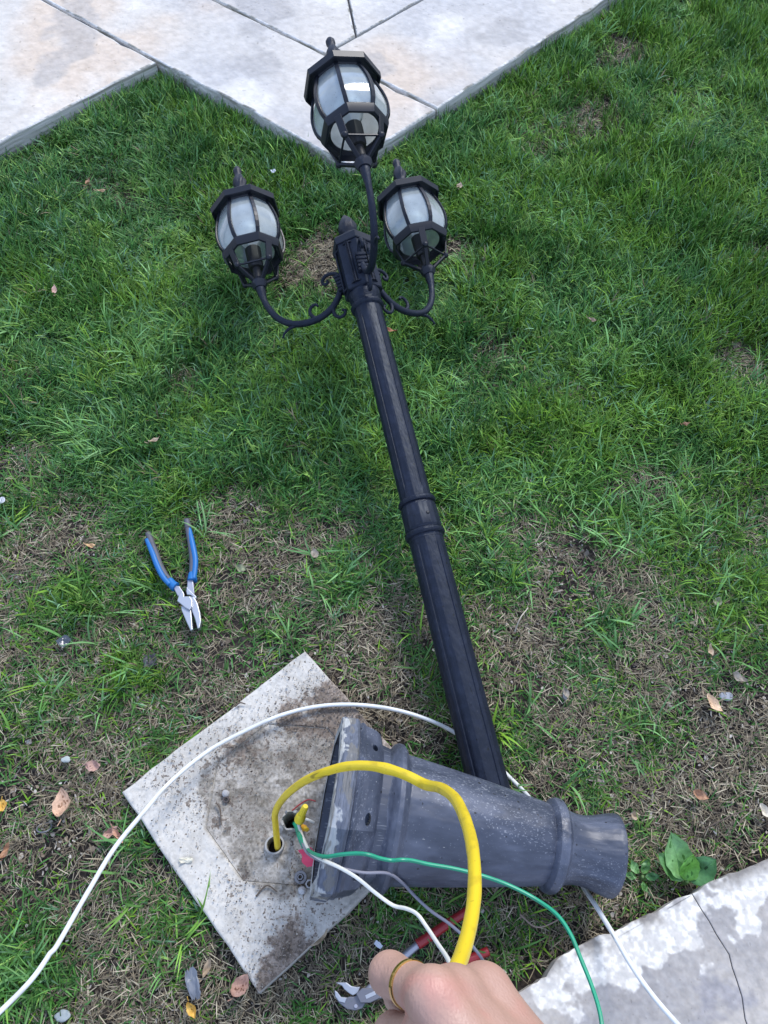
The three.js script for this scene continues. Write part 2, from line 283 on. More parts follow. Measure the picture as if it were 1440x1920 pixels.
const bulbMat = new THREE.MeshPhysicalMaterial({ color: rgb(0.85, 0.85, 0.83), roughness: 0.25, transmission: 0.25, thickness: 0 });
const paneTex = tex(256, 256, (u, v) => { const a = fbm(u * 5, v * 5, 4, 140), s = vnoise(u * 90, v * 90, 141) > 0.96 ? -0.25 : 0; const q = 0.86 + (a - 0.5) * 0.18 + s; return [q * 0.97, q * 1.0, q * 0.99]; });
const paneMat = new THREE.MeshPhysicalMaterial({ map: paneTex, color: rgb(0.92, 0.95, 0.96), roughness: 0.10, transmission: 0.5, thickness: 0, ior: 1.52, clearcoat: 1, clearcoatRoughness: 0.03, specularIntensity: 1 });

const P0 = V(0.1787, 0.045, -0.3582), axisD = V(-0.21276, 0.16301, -0.96341).normalize();
const axX = V(0.97647, 0, -0.21564), axZ = V(0.03515, 0.98663, 0.15917);
const lamp = thing('lamp_post', 'fallen black three-armed lamp post lying across the lawn', 'lamp post', P0.toArray());
lamp.quaternion.setFromRotationMatrix(new THREE.Matrix4().makeBasis(axX, axisD, axZ));
lamp.rotateY(THREE.MathUtils.degToRad(6.5));     // rolled a little so that the third arm leans

const flute = (s0, s1) => (q, a, y) => {
  const n = 6, w = Math.PI * 2 / n, m = ((a + 0.28) % w + w) % w - w / 2, e = sstep(s0, s0 + 0.012, y) * sstep(s1, s1 - 0.012, y);
  return q - 0.0017 * e * (sstep(0.085, 0.05, Math.abs(m)));
};
function pipe(s0, s1, r0, r1, f0, f1) { const rows = []; const n = 60; for (let i = 0; i <= n; i++) { const t = i / n; rows.push([s0 + (s1 - s0) * t, r0 + (r1 - r0) * t]); } return turned(rows, { seg: 192, fn: flute(f0, f1), crease: 0.35 }); }
const lower = part('lower_pipe', pipe(-0.02, 0.462, 0.0355, 0.0335, -1, 0.445), poleMat, lamp);
part('bottom_rim', turned([[-0.02, 0.0355], [-0.02, 0.0315], [0.25, 0.031], [0.25, 0.0001]], { seg: 48 }), ironMat, lower);
part('upper_pipe', pipe(0.535, 1.005, 0.0312, 0.0300, 0.555, 0.985), poleMat, lamp);
const bead = (y, r, h) => [[y - h, r - h * 0.9], [y - h * 0.75, r - h * 0.3], [y - h * 0.35, r - 0.0006], [y, r], [y + h * 0.35, r - 0.0006], [y + h * 0.75, r - h * 0.3], [y + h, r - h * 0.9]];
const cm = ironDull;
const coupling = part('coupling', turned([[0.455, 0.034], ...bead(0.468, 0.0395, 0.0065), [0.476, 0.0345], [0.480, 0.0362], [0.522, 0.0355], [0.526, 0.034], ...bead(0.536, 0.0378, 0.006), [0.543, 0.031]], { seg: 64 }), poleMat, lamp);
{ const g = new THREE.SphereGeometry(0.0035, 10, 8); g.scale(1, 1, 0.5); g.translate(0.006, 0.500, 0.0358); part('set_screw', g, socketMat, coupling); }
part('neck', turned([[0.998, 0.030], ...bead(1.008, 0.0365, 0.007), [1.016, 0.031], [1.022, 0.032], [1.028, 0.0345], [1.036, 0.0352], [1.043, 0.0352], [1.050, 0.033]], { seg: 64 }), poleMat, lamp);
const boxTurn = Math.PI / 2;
const jb = part('junction_box', turned([[1.043, 0.001, 1], [1.043, 0.0395, 1], [1.045, 0.0425, 1], [1.050, 0.0435, 1], [1.166, 0.0435, 1], [1.166, 0.001, 1]], { seg: 96, facets: 6, turn: boxTurn, crease: 0.4 }), poleMat, lamp);
for (let i = 0; i < 6; i++) { // recessed side panels shown by a raised rail frame on each face
  const a = boxTurn + i * Math.PI / 3, ap = 0.0435 * Math.cos(Math.PI / 6) - 0.0004, fr = [];
  for (const sx of [-1, 1]) { const b = new THREE.BoxGeometry(0.0032, 0.108, 0.003); b.translate(sx * 0.0192, 1.107, 0); fr.push(b); }
  for (const y of [1.0547, 1.160]) { const b = new THREE.BoxGeometry(0.0346, 0.0035, 0.003); b.translate(0, y, 0); fr.push(b); }
  const g = merge(fr); g.translate(0, 0, ap); g.rotateY(Math.PI / 2 - a); part('rail_frame', g, poleMat, jb);
}
part('cap', turned([[1.166, 0.034, 1], [1.166, 0.0462, 1], [1.168, 0.0478, 1], [1.182, 0.0484, 1], [1.186, 0.046, 1], [1.196, 0.026, 0.6], [1.200, 0.0001, 0]], { seg: 96, facets: 6, turn: boxTurn, crease: 0.5 }), ironDull, lamp);
part('finial', turned([[1.192, 0.021], [1.200, 0.0225], [1.206, 0.018], [1.210, 0.0165], [1.218, 0.0205], [1.229, 0.0218], [1.241, 0.019], [1.252, 0.013], [1.261, 0.007], [1.267, 0.0026], [1.269, 0.0002]], { seg: 40, fn: (q, a, y) => q * (1 + 0.05 * Math.cos(a * 8 + y * 160) * sstep(1.212, 1.225, y)) }), ironDull, lamp);

// one lantern, y up from its hub
const ring8 = (y, R, t, h, parent, name, m) => part(name, turned([[y - h, R - t, 1], [y - h, R, 1], [y + h, R, 1], [y + h, R - t, 1], [y - h, R - t, 1]], { seg: 64, facets: 8, turn: 0, crease: 0.4 }), m, parent);
const GH = 0.126, glassR = y => { const t = (y - 0.098) / GH; return 0.0690 + 0.0145 * Math.sin(Math.PI * Math.pow(t, 0.75)) - 0.0070 * t; };
function stick(a, b, w, d) { const l = a.distanceTo(b), g = new RoundedBoxGeometry(w, l, d, 1, Math.min(w, d) * 0.25); const m = new THREE.Matrix4(), y = b.clone().sub(a).normalize(), mid = a.clone().add(b).multiplyScalar(0.5); let out = V(mid.x, 0, mid.z); if (out.length() < 1e-5) out = V(0, 0, 1); out.normalize(); const x = y.clone().cross(out).normalize(), z = x.clone().cross(y).normalize(); m.makeBasis(x, y, z); m.setPosition(mid); g.applyMatrix4(m); return g; }
const polar = (r, a, y) => V(r * Math.cos(a), y, r * Math.sin(a));
function makeLantern() {
  const L = new THREE.Group(); L.name = 'lantern';
  part('hub', turned([[-0.006, 0.0001], [-0.006, 0.013], [0.0, 0.0165], [0.004, 0.0185], [0.010, 0.0185], [0.013, 0.016], [0.020, 0.013], [0.024, 0.0001]], { seg: 32 }), ironDull, L);
  const N = 4;
  for (let i = 0; i < N; i++) {
    const a = Math.PI * 3 / 8 + i * Math.PI / 2;
    part('stay', [stick(polar(0.012, a, 0.010), polar(0.052, a, 0.042), 0.0095, 0.0065)], ironMat, L);
    const k = new THREE.SphereGeometry(0.0075, 12, 9); k.translate(...polar(0.053, a, 0.043).toArray()); part('knob', k, ironMat, L);
    part('bracket', [stick(polar(0.053, a, 0.042), polar(0.0635, a, 0.086), 0.016, 0.004)], ironMat, L);
    const b = a + Math.PI / 2;
    part('cage_bar', [stick(polar(0.053, a, 0.043), polar(0.053, b, 0.043), 0.004, 0.004)], ironMat, L);
  }
  part('lower_skirt', turned([[0.088, 0.060, 1], [0.078, 0.0640, 1], [0.079, 0.0680, 1], [0.088, 0.0715, 1], [0.097, 0.0730, 1], [0.101, 0.0708, 1], [0.101, 0.062, 1], [0.096, 0.050, 0], [0.093, 0.050, 0], [0.088, 0.060, 1]], { seg: 64, facets: 8, crease: 0.4 }), ironMat, L);
  part('socket', turned([[0.020, 0.0001], [0.020, 0.010], [0.050, 0.010], [0.052, 0.0155], [0.060, 0.0175], [0.108, 0.0185], [0.110, 0.016], [0.110, 0.0001]], { seg: 32 }), socketMat, L);
  part('bulb', turned([[0.108, 0.013], [0.118, 0.015], [0.131, 0.024], [0.147, 0.030], [0.161, 0.0305], [0.175, 0.026], [0.185, 0.016], [0.189, 0.0002]], { seg: 32, crease: 1.5 }), bulbMat, L);
  for (let i = 0; i < 8; i++) {
    const a0 = i * Math.PI / 4, a1 = a0 + Math.PI / 4, n = 10, pos = [], uv = [], idx = [];
    for (let j = 0; j <= n; j++) { const y = 0.098 + GH * j / n, R = glassR(y) - 0.0025; for (const [a, u] of [[a0, 0], [(a0 + a1) / 2, 0.5], [a1, 1]]) { const rr = u === 0.5 ? R * (Math.cos(Math.PI / 8) + 0.02) : R; pos.push(rr * Math.cos(a), y, rr * Math.sin(a)); uv.push(u * 0.5 + i * 0.37, j / n); } if (j < n) for (let k = 0; k < 2; k++) { const q = j * 3 + k; idx.push(q, q + 3, q + 1, q + 1, q + 3, q + 4); } }
    const g = new THREE.BufferGeometry(); g.setAttribute('position', new THREE.Float32BufferAttribute(pos, 3)); g.setAttribute('uv', new THREE.Float32BufferAttribute(uv, 2)); g.setIndex(idx); g.computeVertexNormals(); part('pane', g, paneMat, L);
    const rp = []; for (let j = 0; j <= n; j++) { const y = 0.098 + GH * j / n; rp.push(polar(glassR(y), a0, y)); }
    const segs = []; for (let j = 0; j < n; j++) segs.push(stick(rp[j].clone().lerp(rp[j + 1], -0.06), rp[j].clone().lerp(rp[j + 1], 1.06), 0.0088, 0.0046));
    part('rib', segs, ironMat, L);
  }
  const roof = part('roof', turned([[0.216, 0.045, 1], [0.216, 0.0620, 1], [0.219, 0.0660, 1], [0.220, 0.0765, 1], [0.214, 0.0800, 1], [0.215, 0.0830, 1], [0.230, 0.0845, 1], [0.234, 0.081, 1], [0.243, 0.066, 0.9], [0.256, 0.050, 0.8], [0.269, 0.032, 0.6], [0.278, 0.020, 0.2], [0.281, 0.014, 0]], { seg: 64, facets: 8, crease: 0.4 }), ironMat, L);
  part('finial', turned([[0.275, 0.014], [0.281, 0.0165], [0.288, 0.0165], [0.294, 0.0125], [0.300, 0.012], [0.309, 0.0155], [0.320, 0.0160], [0.332, 0.0125], [0.340, 0.0088], [0.346, 0.0082], [0.352, 0.0102], [0.360, 0.0102], [0.368, 0.0058], [0.372, 0.0003]], { seg: 32, fn: (q, a, y) => q * (1 + 0.10 * Math.cos(a * 6 + y * 130) * sstep(0.294, 0.304, y) * sstep(0.344, 0.334, y)) }), ironDull, L);
  return L;
}
function curl(cx, cs, r0, a0, a1, n = 14, shrink = 0.45) { return Array.from({ length: n }, (_, i) => { const t = i / (n - 1), a = a0 + (a1 - a0) * t, r = r0 * (1 - shrink * t); return [cx + r * Math.cos(a), cs + r * Math.sin(a), 0]; }); }
function makeArm() { // x outwards, y along the post
  const A = new THREE.Group(); A.name = 'arm';
  part('tube', [sweep([[0.044, 1.105, 0], [0.052, 1.075, 0], [0.074, 1.048, 0], [0.104, 1.034, 0], [0.140, 1.034, 0], [0.180, 1.049, 0], [0.212, 1.083, 0], [0.231, 1.130, 0], [0.2365, 1.172, 0], [0.237, 1.180, 0]], t => 0.0066 + 0.0012 * Math.sin(t * Math.PI) + 0.0048 * sstep(0.85, 1, t), { seg: 70, rad: 12 })], poleMat, A);
  const rf = []; for (let i = 0; i < 5; i++) { const b = new RoundedBoxGeometry(0.018, 0.0085, 0.024, 1, 0.003); b.translate(0.043 + 0.0013 * i, 1.075 + i * 0.0092, 0); rf.push(b); }
  part('mounting_plate', rf, poleMat, A);
  part('scroll', [sweep([[0.042, 1.108, 0], [0.050, 1.124, 0], [0.066, 1.132, 0], [0.080, 1.130, 0], [0.087, 1.120, 0], [0.083, 1.111, 0], [0.075, 1.112, 0], [0.075, 1.118, 0]], t => 0.0052 - 0.0018 * t, { seg: 36, rad: 8 })], poleMat, A);
  part('scroll', [sweep([[0.118, 1.034, 0], [0.128, 1.046, 0], [0.131, 1.058, 0], [0.125, 1.069, 0], [0.114, 1.071, 0], [0.109, 1.064, 0]], t => 0.005 - 0.002 * t, { seg: 30, rad: 8 })], poleMat, A);
  part('scroll', [sweep([[0.072, 1.050, 0], [0.077, 1.036, 0], [0.074, 1.022, 0], [0.064, 1.013, 0], [0.053, 1.016, 0], [0.050, 1.025, 0], [0.056, 1.029, 0]], t => 0.005 - 0.0018 * t, { seg: 30, rad: 8 })], poleMat, A);
  part('leaf_spur', [sweep([[0.150, 1.036, 0], [0.172, 1.040, 0], [0.190, 1.038, 0], [0.202, 1.030, 0], [0.206, 1.022, 0]], t => 0.0062 - 0.0042 * t, { seg: 20, rad: 8 })], poleMat, A);
  return A;
}
const armAngles = [['left', 210], ['right', 330], ['top', 90]];
armAngles.forEach(([k, deg], i) => {
  const a = THREE.MathUtils.degToRad(deg);
  const arm = makeArm(); arm.rotation.y = -a; if (k === 'top') arm.scale.x = 0.955; lamp.add(arm);       // local x turns to (cos a, sin a) in x,z
  const L = makeLantern(); const off = k === 'top' ? 0.2265 : 0.237; L.position.set(off * Math.cos(a), 1.182, off * Math.sin(a)); L.rotation.y = -a + THREE.MathUtils.degToRad([38.5, 28, 26][i]); lamp.add(L);
  L.userData.label = ['lantern lying in the grass on the pliers side of the post', 'lantern lying in the grass beside the pale upright leaf', 'raised lantern standing clear above the post over the walkway'][i];
});
// ---------------------------------------------------------------- the base cover lying on the footing
const F0 = V([-0.091, 0.150, -0.298]), F1 = V([0.367, 0.077, -0.238]);
const cover = thing('lamp_base_cover', 'weathered grey cast base cover lying on its side across the footing', 'base cover', F0.toArray());
{
  const y = F1.clone().sub(F0).normalize(), x = y.clone().cross(V(0, 1, 0)).normalize(), z = x.clone().cross(y); cover.quaternion.setFromRotationMatrix(new THREE.Matrix4().makeBasis(x, y, z));
}
const LEN = F0.distanceTo(F1);
const coverTex = tex(1024, 1024, (u, v) => {
  const a = fbm(u * 14, v * 9, 5, 150), n = vnoise(u * 330, v * 420, 151), n2 = vnoise(u * 150 + 7, v * 190, 152), b = fbm(u * 5 + 3, v * 4, 4, 153), g = fbm(u * 60, v * 60, 3, 154);
  let q = mixc([0.225, 0.245, 0.295], [0.345, 0.365, 0.42], sstep(0.35, 0.68, a) * 0.75 + (g - 0.5) * 0.5);
  const dusty = sstep(0.38, 0.62, b);
  if (n > 0.945 - 0.15 * dusty) q = mixc(q, [0.66, 0.66, 0.66], 0.45);
  if (n2 > 0.985) q = [0.74, 0.73, 0.70];
  if (fbm(u * 60, v * 90, 2, 156) > 0.89) q = [0.07, 0.07, 0.08];
  return q;
});
const coverMat = mat({ map: coverTex, roughness: 0.44, bumpMap: paintBump, bumpScale: 0.0012 });
const caulkTex = tex(512, 128, (u, v) => { const a = fbm(u * 34, v * 5, 4, 160); let q = mixc([0.31, 0.33, 0.37], [0.43, 0.45, 0.50], fbm(u * 80, v * 20, 3, 161)); q = mixc(q, [0.72, 0.72, 0.70], 0.85 * sstep(0.53, 0.57, a + (0.41 - v) * 0.9)); return mixc(q, [0.46, 0.44, 0.40], sstep(0.58, 0.62, fbm(u * 22 + 9, v * 6, 4, 162)) * 0.6); });
const OT = Math.PI / 8;
const k = LEN / 0.478;
part('octagonal_foot', turned([[0, 0.118, 1], [0, 0.139, 1], [0.004, 0.1405, 1], [0.026 * k, 0.1405, 1], [0.030 * k, 0.137, 1], [0.0305 * k, 0.131, 1]], { seg: 128, turn: OT, crease: 0.4 }), mat({ map: caulkTex, roughness: 0.7, bumpMap: paintBump, bumpScale: 0.003 }), cover).rotation.y = Math.PI;
{
  const rows = [[0.028, 0.1320, 1], [0.031, 0.1345, 1], [0.035, 0.1360, 1], [0.039, 0.1345, 1], [0.042, 0.1315, 1], [0.050, 0.1300, 1], [0.060, 0.1265, 1], [0.066, 0.1225, 1], [0.070, 0.1150, 0.9], [0.073, 0.1065, 0.5], [0.076, 0.1015, 0.1], [0.082, 0.0995, 0], [0.087, 0.1010, 0], [0.091, 0.1050, 0], [0.095, 0.1110, 0], [0.101, 0.1140, 0], [0.108, 0.1130, 0], [0.113, 0.1080, 0], [0.116, 0.1020, 0], [0.119, 0.0990, 0]];
  for (let i = 0; i <= 14; i++) { const t = i / 14; rows.push([0.122 + 0.238 * t, 0.0985 - 0.0355 * t + 0.0015 * Math.sin(t * Math.PI), 0]); }
  rows.push([0.362, 0.0615, 0], [0.364, 0.0660, 0], [0.368, 0.0710, 0], [0.375, 0.0730, 0], [0.382, 0.0715, 0], [0.387, 0.0655, 0], [0.390, 0.0595, 0], [0.398, 0.0565, 0], [0.410, 0.0535, 0], [0.424, 0.0530, 0], [0.440, 0.0555, 0], [0.456, 0.0600, 0], [0.468, 0.0632, 0], [0.476, 0.0645, 0], [0.478, 0.0640, 0], [0.478, 0.0605, 0], [0.45, 0.054, 0], [0.41, 0.048, 0], [0.36, 0.057, 0], [0.12, 0.094, 0], [0.05, 0.113, 0.8], [0.002, 0.121, 1]);
  rows.push(rows[0]);
  const body = turned(rows.map(([y, r, f]) => [y * k, r, f]), { seg: 128, turn: OT, crease: 0 });
  // the bolt slots are cut through the sloping shoulder of the foot
  const ev = new Evaluator(); ev.attributes = ['position', 'normal', 'uv'];
  let cut = new Brush(body); cut.updateMatrixWorld();
  for (const [a, w] of [[1.30, 0.015], [0.55, 0.012], [-0.40, 0.014], [2.3, 0.015]]) {
    const g = new THREE.CapsuleGeometry(0.0042, w, 4, 10); g.rotateZ(Math.PI / 2); const box = new THREE.CylinderGeometry(0.0045, 0.0045, 0.06, 14); box.rotateX(Math.PI / 2); box.scale(w / 0.0075, 1, 1); box.translate(0, 0.055, 0.120); box.rotateY(Math.PI / 2 - a - Math.PI);
    const hole = new Brush(box); hole.updateMatrixWorld(); cut = ev.evaluate(cut, hole, SUBTRACTION); cut.updateMatrixWorld();
  }
  part('tapered_body', toCreasedNormals(cut.geometry, 0.55), coverMat, cover).rotation.y = Math.PI;      // casting seam turned to the far side
}

// ---------------------------------------------------------------- cables and wires
const cableTex = (c, d, seed) => tex(64, 1024, (u, v) => { const n = fbm(u * 4, v * 60, 4, seed), sm = fbm(u * 3 + 5, v * 22, 3, seed + 1), sc = vnoise(u * 16, v * 700, seed + 2); let q = mixc(c, d, 0.22 * sstep(0.5, 0.8, n) + 0.6 * sstep(0.79, 0.86, sm)); if (sc > 0.97) q = mixc(q, d, 0.4); return q; });
const yellowMat = mat({ map: cableTex([0.88, 0.765, 0.17], [0.48, 0.40, 0.16], 220), roughness: 0.42 });
const whiteCable = mat({ map: cableTex([0.86, 0.865, 0.85], [0.50, 0.48, 0.43], 230), roughness: 0.45 });
const creamWire = mat({ color: rgb(0.70, 0.68, 0.60), roughness: 0.5 });
const greenWire = mat({ map: cableTex([0.12, 0.58, 0.43], [0.30, 0.36, 0.30], 240), roughness: 0.4 });
const greyWire = mat({ color: rgb(0.20, 0.20, 0.24), roughness: 0.45 });
one('cable', sweep([[-0.187, -0.050, -0.270], [-0.181, 0.000, -0.264], [-0.177, 0.040, -0.262], [-0.1770, 0.0783, -0.2818], [-0.1753, 0.1106, -0.2958], [-0.1589, 0.1590, -0.3072], [-0.1237, 0.2336, -0.3133], [-0.0877, 0.2975, -0.3117], [-0.0518, 0.3377, -0.3101], [-0.0180, 0.3684, -0.3026], [0.0105, 0.3957, -0.2897], [0.0308, 0.4171, -0.2767], [0.0502, 0.4372, -0.2617], [0.0662, 0.4961, -0.2428], [0.0761, 0.5626, -0.2170], [0.0790, 0.6362, -0.1839], [0.0782, 0.7080, -0.1478], [0.0740, 0.7703, -0.1154], [0.0680, 0.8165, -0.0856], [0.0592, 0.8594, -0.0599], [0.0498, 0.9005, -0.0408], [0.0399, 0.9432, -0.0241], [0.0357, 0.9540, -0.0131], [0.0393, 0.9460, -0.0003], [0.0525, 0.9243, 0.0154]], t => 0.0066 * (1 + 0.10 * (fbm(t * 40, 2, 2, 250) - 0.5) + 0.16 * Math.exp(-(((t - 0.42) / 0.012) ** 2)) ), { seg: 260, rad: 16, flat: 0.8 }), yellowMat, 'thick yellow sheathed cable rising from the conduit to the hand', 'cable');
one('cable', sweep([[-0.6116, 0.1974, 0.0465], [-0.5521, 0.1958, 0.0114], [-0.5236, 0.1806, -0.0210], [-0.4927, 0.1698, -0.0602], [-0.4799, 0.1625, -0.0863], [-0.4758, 0.1635, -0.0936], [-0.4724, 0.1622, -0.0971], [-0.4695, 0.1533, -0.1094], [-0.4464, 0.1364, -0.1767], [-0.4225, 0.1183, -0.2420], [-0.391, 0.110, -0.293], [-0.357, 0.085, -0.352], [-0.304, 0.065, -0.409], [-0.246, 0.050, -0.449], [-0.182, 0.042, -0.481], [-0.116, 0.036, -0.499], [-0.049, 0.034, -0.502], [0.019, 0.028, -0.495], [0.078, 0.022, -0.479], [0.121, 0.018, -0.460], [0.177, 0.012, -0.421], [0.226, 0.010, -0.374], [0.260, 0.008, -0.336], [0.299, 0.008, -0.270], [0.325, 0.010, -0.209], [0.3355, 0.0585, -0.1652], [0.3486, 0.0912, -0.1231], [0.3621, 0.1223, -0.0786], [0.3802, 0.1455, -0.0403], [0.4014, 0.1710, -0.0056], [0.4309, 0.2048, 0.0347]], 0.0037, { seg: 260, rad: 10 }), whiteCable, 'long white cable arching over the footing and under the fallen post', 'cable');
one('wire', sweep([[-0.161, -0.030, -0.309], [-0.152, 0.030, -0.296], [-0.145, 0.060, -0.284], [-0.1313, 0.1285, -0.2583], [-0.1200, 0.1629, -0.2379], [-0.1019, 0.2205, -0.2168], [-0.0810, 0.2554, -0.2067], [-0.0592, 0.2730, -0.2065], [-0.0383, 0.2791, -0.2069], [-0.0220, 0.2837, -0.2047], [-0.0059, 0.2756, -0.2012], [0.0111, 0.2687, -0.1996], [0.0236, 0.2744, -0.1994], [0.0370, 0.2687, -0.1996], [0.0609, 0.2606, -0.1961], [0.0970, 0.2520, -0.1918], [0.1381, 0.2465, -0.1830], [0.1739, 0.2502, -0.1701], [0.2091, 0.2510, -0.1524], [0.2332, 0.2670, -0.1309], [0.2455, 0.2812, -0.1065], [0.2524, 0.2974, -0.0758], [0.2585, 0.3139, -0.0456], [0.2606, 0.3314, -0.0169], [0.2578, 0.3466, 0.0153]], 0.0028, { seg: 200, rad: 8 }), greenWire, 'green insulated wire draped over the base cover towards the paving', 'wire');
one('wire', sweep([[-0.159, -0.030, -0.311], [-0.153, 0.020, -0.298], [-0.146, 0.045, -0.284], [-0.140, 0.050, -0.269], [-0.133, 0.045, -0.255]], 0.0028, { seg: 30, rad: 8 }), greenWire, 'short green wire end poking out of the broken conduit', 'wire');
one('wire', sweep([[-0.1373, 0.1138, -0.2820], [-0.1339, 0.1070, -0.2712], [-0.1236, 0.1461, -0.2487], [-0.1083, 0.2004, -0.2224], [-0.0873, 0.2369, -0.2054], [-0.0645, 0.2478, -0.1946], [-0.0390, 0.2399, -0.1819], [-0.0112, 0.2280, -0.1628], [0.0134, 0.2298, -0.1469], [0.0293, 0.2444, -0.1419], [0.0440, 0.2626, -0.1333], [0.0561, 0.2864, -0.1148], [0.0669, 0.3315, -0.0925], [0.0744, 0.3899, -0.0728], [0.0753, 0.4713, -0.0521], [0.0710, 0.5788, -0.0354], [0.0595, 0.7344, -0.0202], [0.0444, 0.9174, -0.0112]], 0.0027, { seg: 140, rad: 8 }), creamWire, 'thin cream white wire running from the yellow connector to the hand', 'wire');
one('wire', sweep([[-0.158, -0.030, -0.311], [-0.149, 0.025, -0.294], [-0.1278, 0.1355, -0.2506], [-0.1140, 0.1893, -0.2236], [-0.0919, 0.2258, -0.2065], [-0.0643, 0.2367, -0.1956], [-0.0304, 0.2273, -0.1900], [0.0039, 0.2053, -0.1926], [0.0253, 0.1662, -0.1866], [0.0486, 0.1212, -0.1712], [0.0714, 0.1101, -0.1534], [0.0977, 0.0951, -0.1388], [0.1226, 0.0783, -0.1213], [0.1436, 0.0600, -0.1016], [0.164, 0.012, -0.080], [0.175, 0.008, -0.057]], 0.0024, { seg: 120, rad: 8 }), greyWire, 'thin grey wire hanging below the base cover edge', 'wire');
{
  const t = thing('wire_connector', 'bright yellow twist-on wire connector above the broken conduit', 'wire connector', [-0.1353, 0.1183, -0.2836]);
  const dir = V([-0.1213, 0.1550, -0.3008]).sub(V([-0.1353, 0.1183, -0.2836])).normalize(); t.quaternion.setFromUnitVectors(V(0, 1, 0), dir);
  const m = mat({ color: rgb(0.80, 0.62, 0.03), roughness: 0.4 });
  part('skirt', turned([[-0.001, 0.005], [-0.001, 0.0078], [0.003, 0.0085], [0.010, 0.0082], [0.016, 0.0060]], { seg: 24 }), m, t);
  part('grip', turned([[0.015, 0.0058], [0.018, 0.0056], [0.034, 0.0052], [0.037, 0.004], [0.038, 0.0002]], { seg: 36, fn: (q, a) => q * (1 + 0.05 * Math.cos(a * 12)) }), m, t);
  const t2 = thing('wire_connector', 'small orange wire connector tucked beside the foot of the cover', 'wire connector', [-0.134, 0.035, -0.288]);
  t2.rotation.set(0.5, 0, -0.6);
  part('skirt', turned([[-0.006, 0.003], [-0.006, 0.005], [0.0, 0.0055], [0.004, 0.004]], { seg: 20 }), mat({ color: rgb(0.75, 0.36, 0.02), roughness: 0.45 }), t2);
  part('grip', turned([[0.003, 0.004], [0.010, 0.0035], [0.012, 0.0002]], { seg: 20 }), mat({ color: rgb(0.80, 0.50, 0.03), roughness: 0.45 }), t2);
}
one('wire', sweep([[-0.149, 0.020, -0.302], [-0.138, 0.050, -0.299], [-0.128, 0.060, -0.297], [-0.116, 0.055, -0.293]], 0.0022, { seg: 20, rad: 7 }), creamWire, 'short white wire stub between the connector and the cover foot', 'wire');
one('wire', sweep([[-0.157, 0.028, -0.318], [-0.144, 0.030, -0.328], [-0.130, 0.032, -0.335], [-0.117, 0.035, -0.332]], 0.0013, { seg: 20, rad: 6 }), mat({ color: rgb(0.30, 0.03, 0.03), roughness: 0.5 }), 'very thin dark red wire on the footing by the cover', 'wire');
{ // peeled red label scrap, curled
  const g = new THREE.PlaneGeometry(0.022, 0.032, 6, 8), p = g.attributes.position; for (let i = 0; i < p.count; i++) { const x = p.getX(i), y = p.getY(i); p.setZ(i, 0.004 * Math.sin(x * 120) + 0.10 * y * y * 8); p.setX(i, x * (1 - 12 * Math.max(0, -y)) + 0.002 * Math.sin(y * 300)); }
  g.computeVertexNormals(); g.rotateX(-1.0); g.rotateY(0.35); g.translate(...[-0.124, 0.047, -0.240]); one('paper_scrap', g, mat({ color: rgb(0.62, 0.05, 0.11), roughness: 0.6, side: THREE.DoubleSide }), 'torn red label scrap hanging under the wires', 'scrap');
}
// loose hardware on the footing
const steelDark = mat({ color: rgb(0.16, 0.16, 0.17), roughness: 0.5, metalness: 0.5 }), steel = mat({ color: rgb(0.30, 0.30, 0.32), roughness: 0.42, metalness: 0.85 });
function nut(name, label, pos, ro, ri, h, tx, tz, m, hex) { const g = turned([[0, ri], [0, ro * 0.96, hex], [h * 0.15, ro, hex], [h * 0.85, ro, hex], [h, ro * 0.94, hex], [h, ri], [0, ri]].map(([y, r, f]) => [y, r, f || 0]), { seg: 36, facets: 6, crease: 0.5 }); g.rotateX(tx); g.rotateZ(tz); g.translate(pos[0], pos[1], pos[2]); return one(name, g, m, label, name.includes('washer') ? 'washer' : 'nut'); }
nut('washer', 'large dark lock washer lying on the footing beside the cover', [-0.137, 0.024, -0.213], 0.0105, 0.006, 0.004, 0.05, 0.05, steelDark, 0);
nut('nut', 'small dark nut inside the large lock washer', [-0.137, 0.024, -0.213], 0.0055, 0.003, 0.006, 0, 0.1, steelDark, 1);
nut('nut', 'grey hex nut between the washer and the cover foot', [-0.122, 0.024, -0.203], 0.0078, 0.0045, 0.007, 0.1, -0.1, mat({ color: rgb(0.3, 0.3, 0.31), roughness: 0.45, metalness: 0.6 }), 1);
one('cap_nut', (() => { const g = turned([[0, 0.0001], [0, 0.0062], [0.002, 0.0065], [0.006, 0.006], [0.010, 0.0042], [0.012, 0.0002]], { seg: 24, crease: 1 }); g.rotateX(0.4); g.translate(...[-0.134, 0.024, -0.194]); return g; })(), mat({ color: rgb(0.36, 0.365, 0.37), roughness: 0.55 }), 'pale domed cap nut next to the loose washer', 'nut');
one('bolt_stub', (() => { const g = turned([[0, 0.0001], [-0.003, 0.0065], [0.004, 0.006], [0.008, 0.0035], [0.009, 0.0002]], { seg: 18, crease: 1 }); g.translate(...[-0.274, 0.024, -0.347]); return g; })(), mat({ color: rgb(0.34, 0.33, 0.32), roughness: 0.8 }), 'pale anchor stub near the far corner of the octagonal print', 'bolt');
nut('nut', 'dark rusty nut beside the pale anchor stub', [-0.272, 0.023, -0.337], 0.006, 0.003, 0.005, 0.1, 0, mat({ color: rgb(0.07, 0.055, 0.05), roughness: 0.8 }), 1);

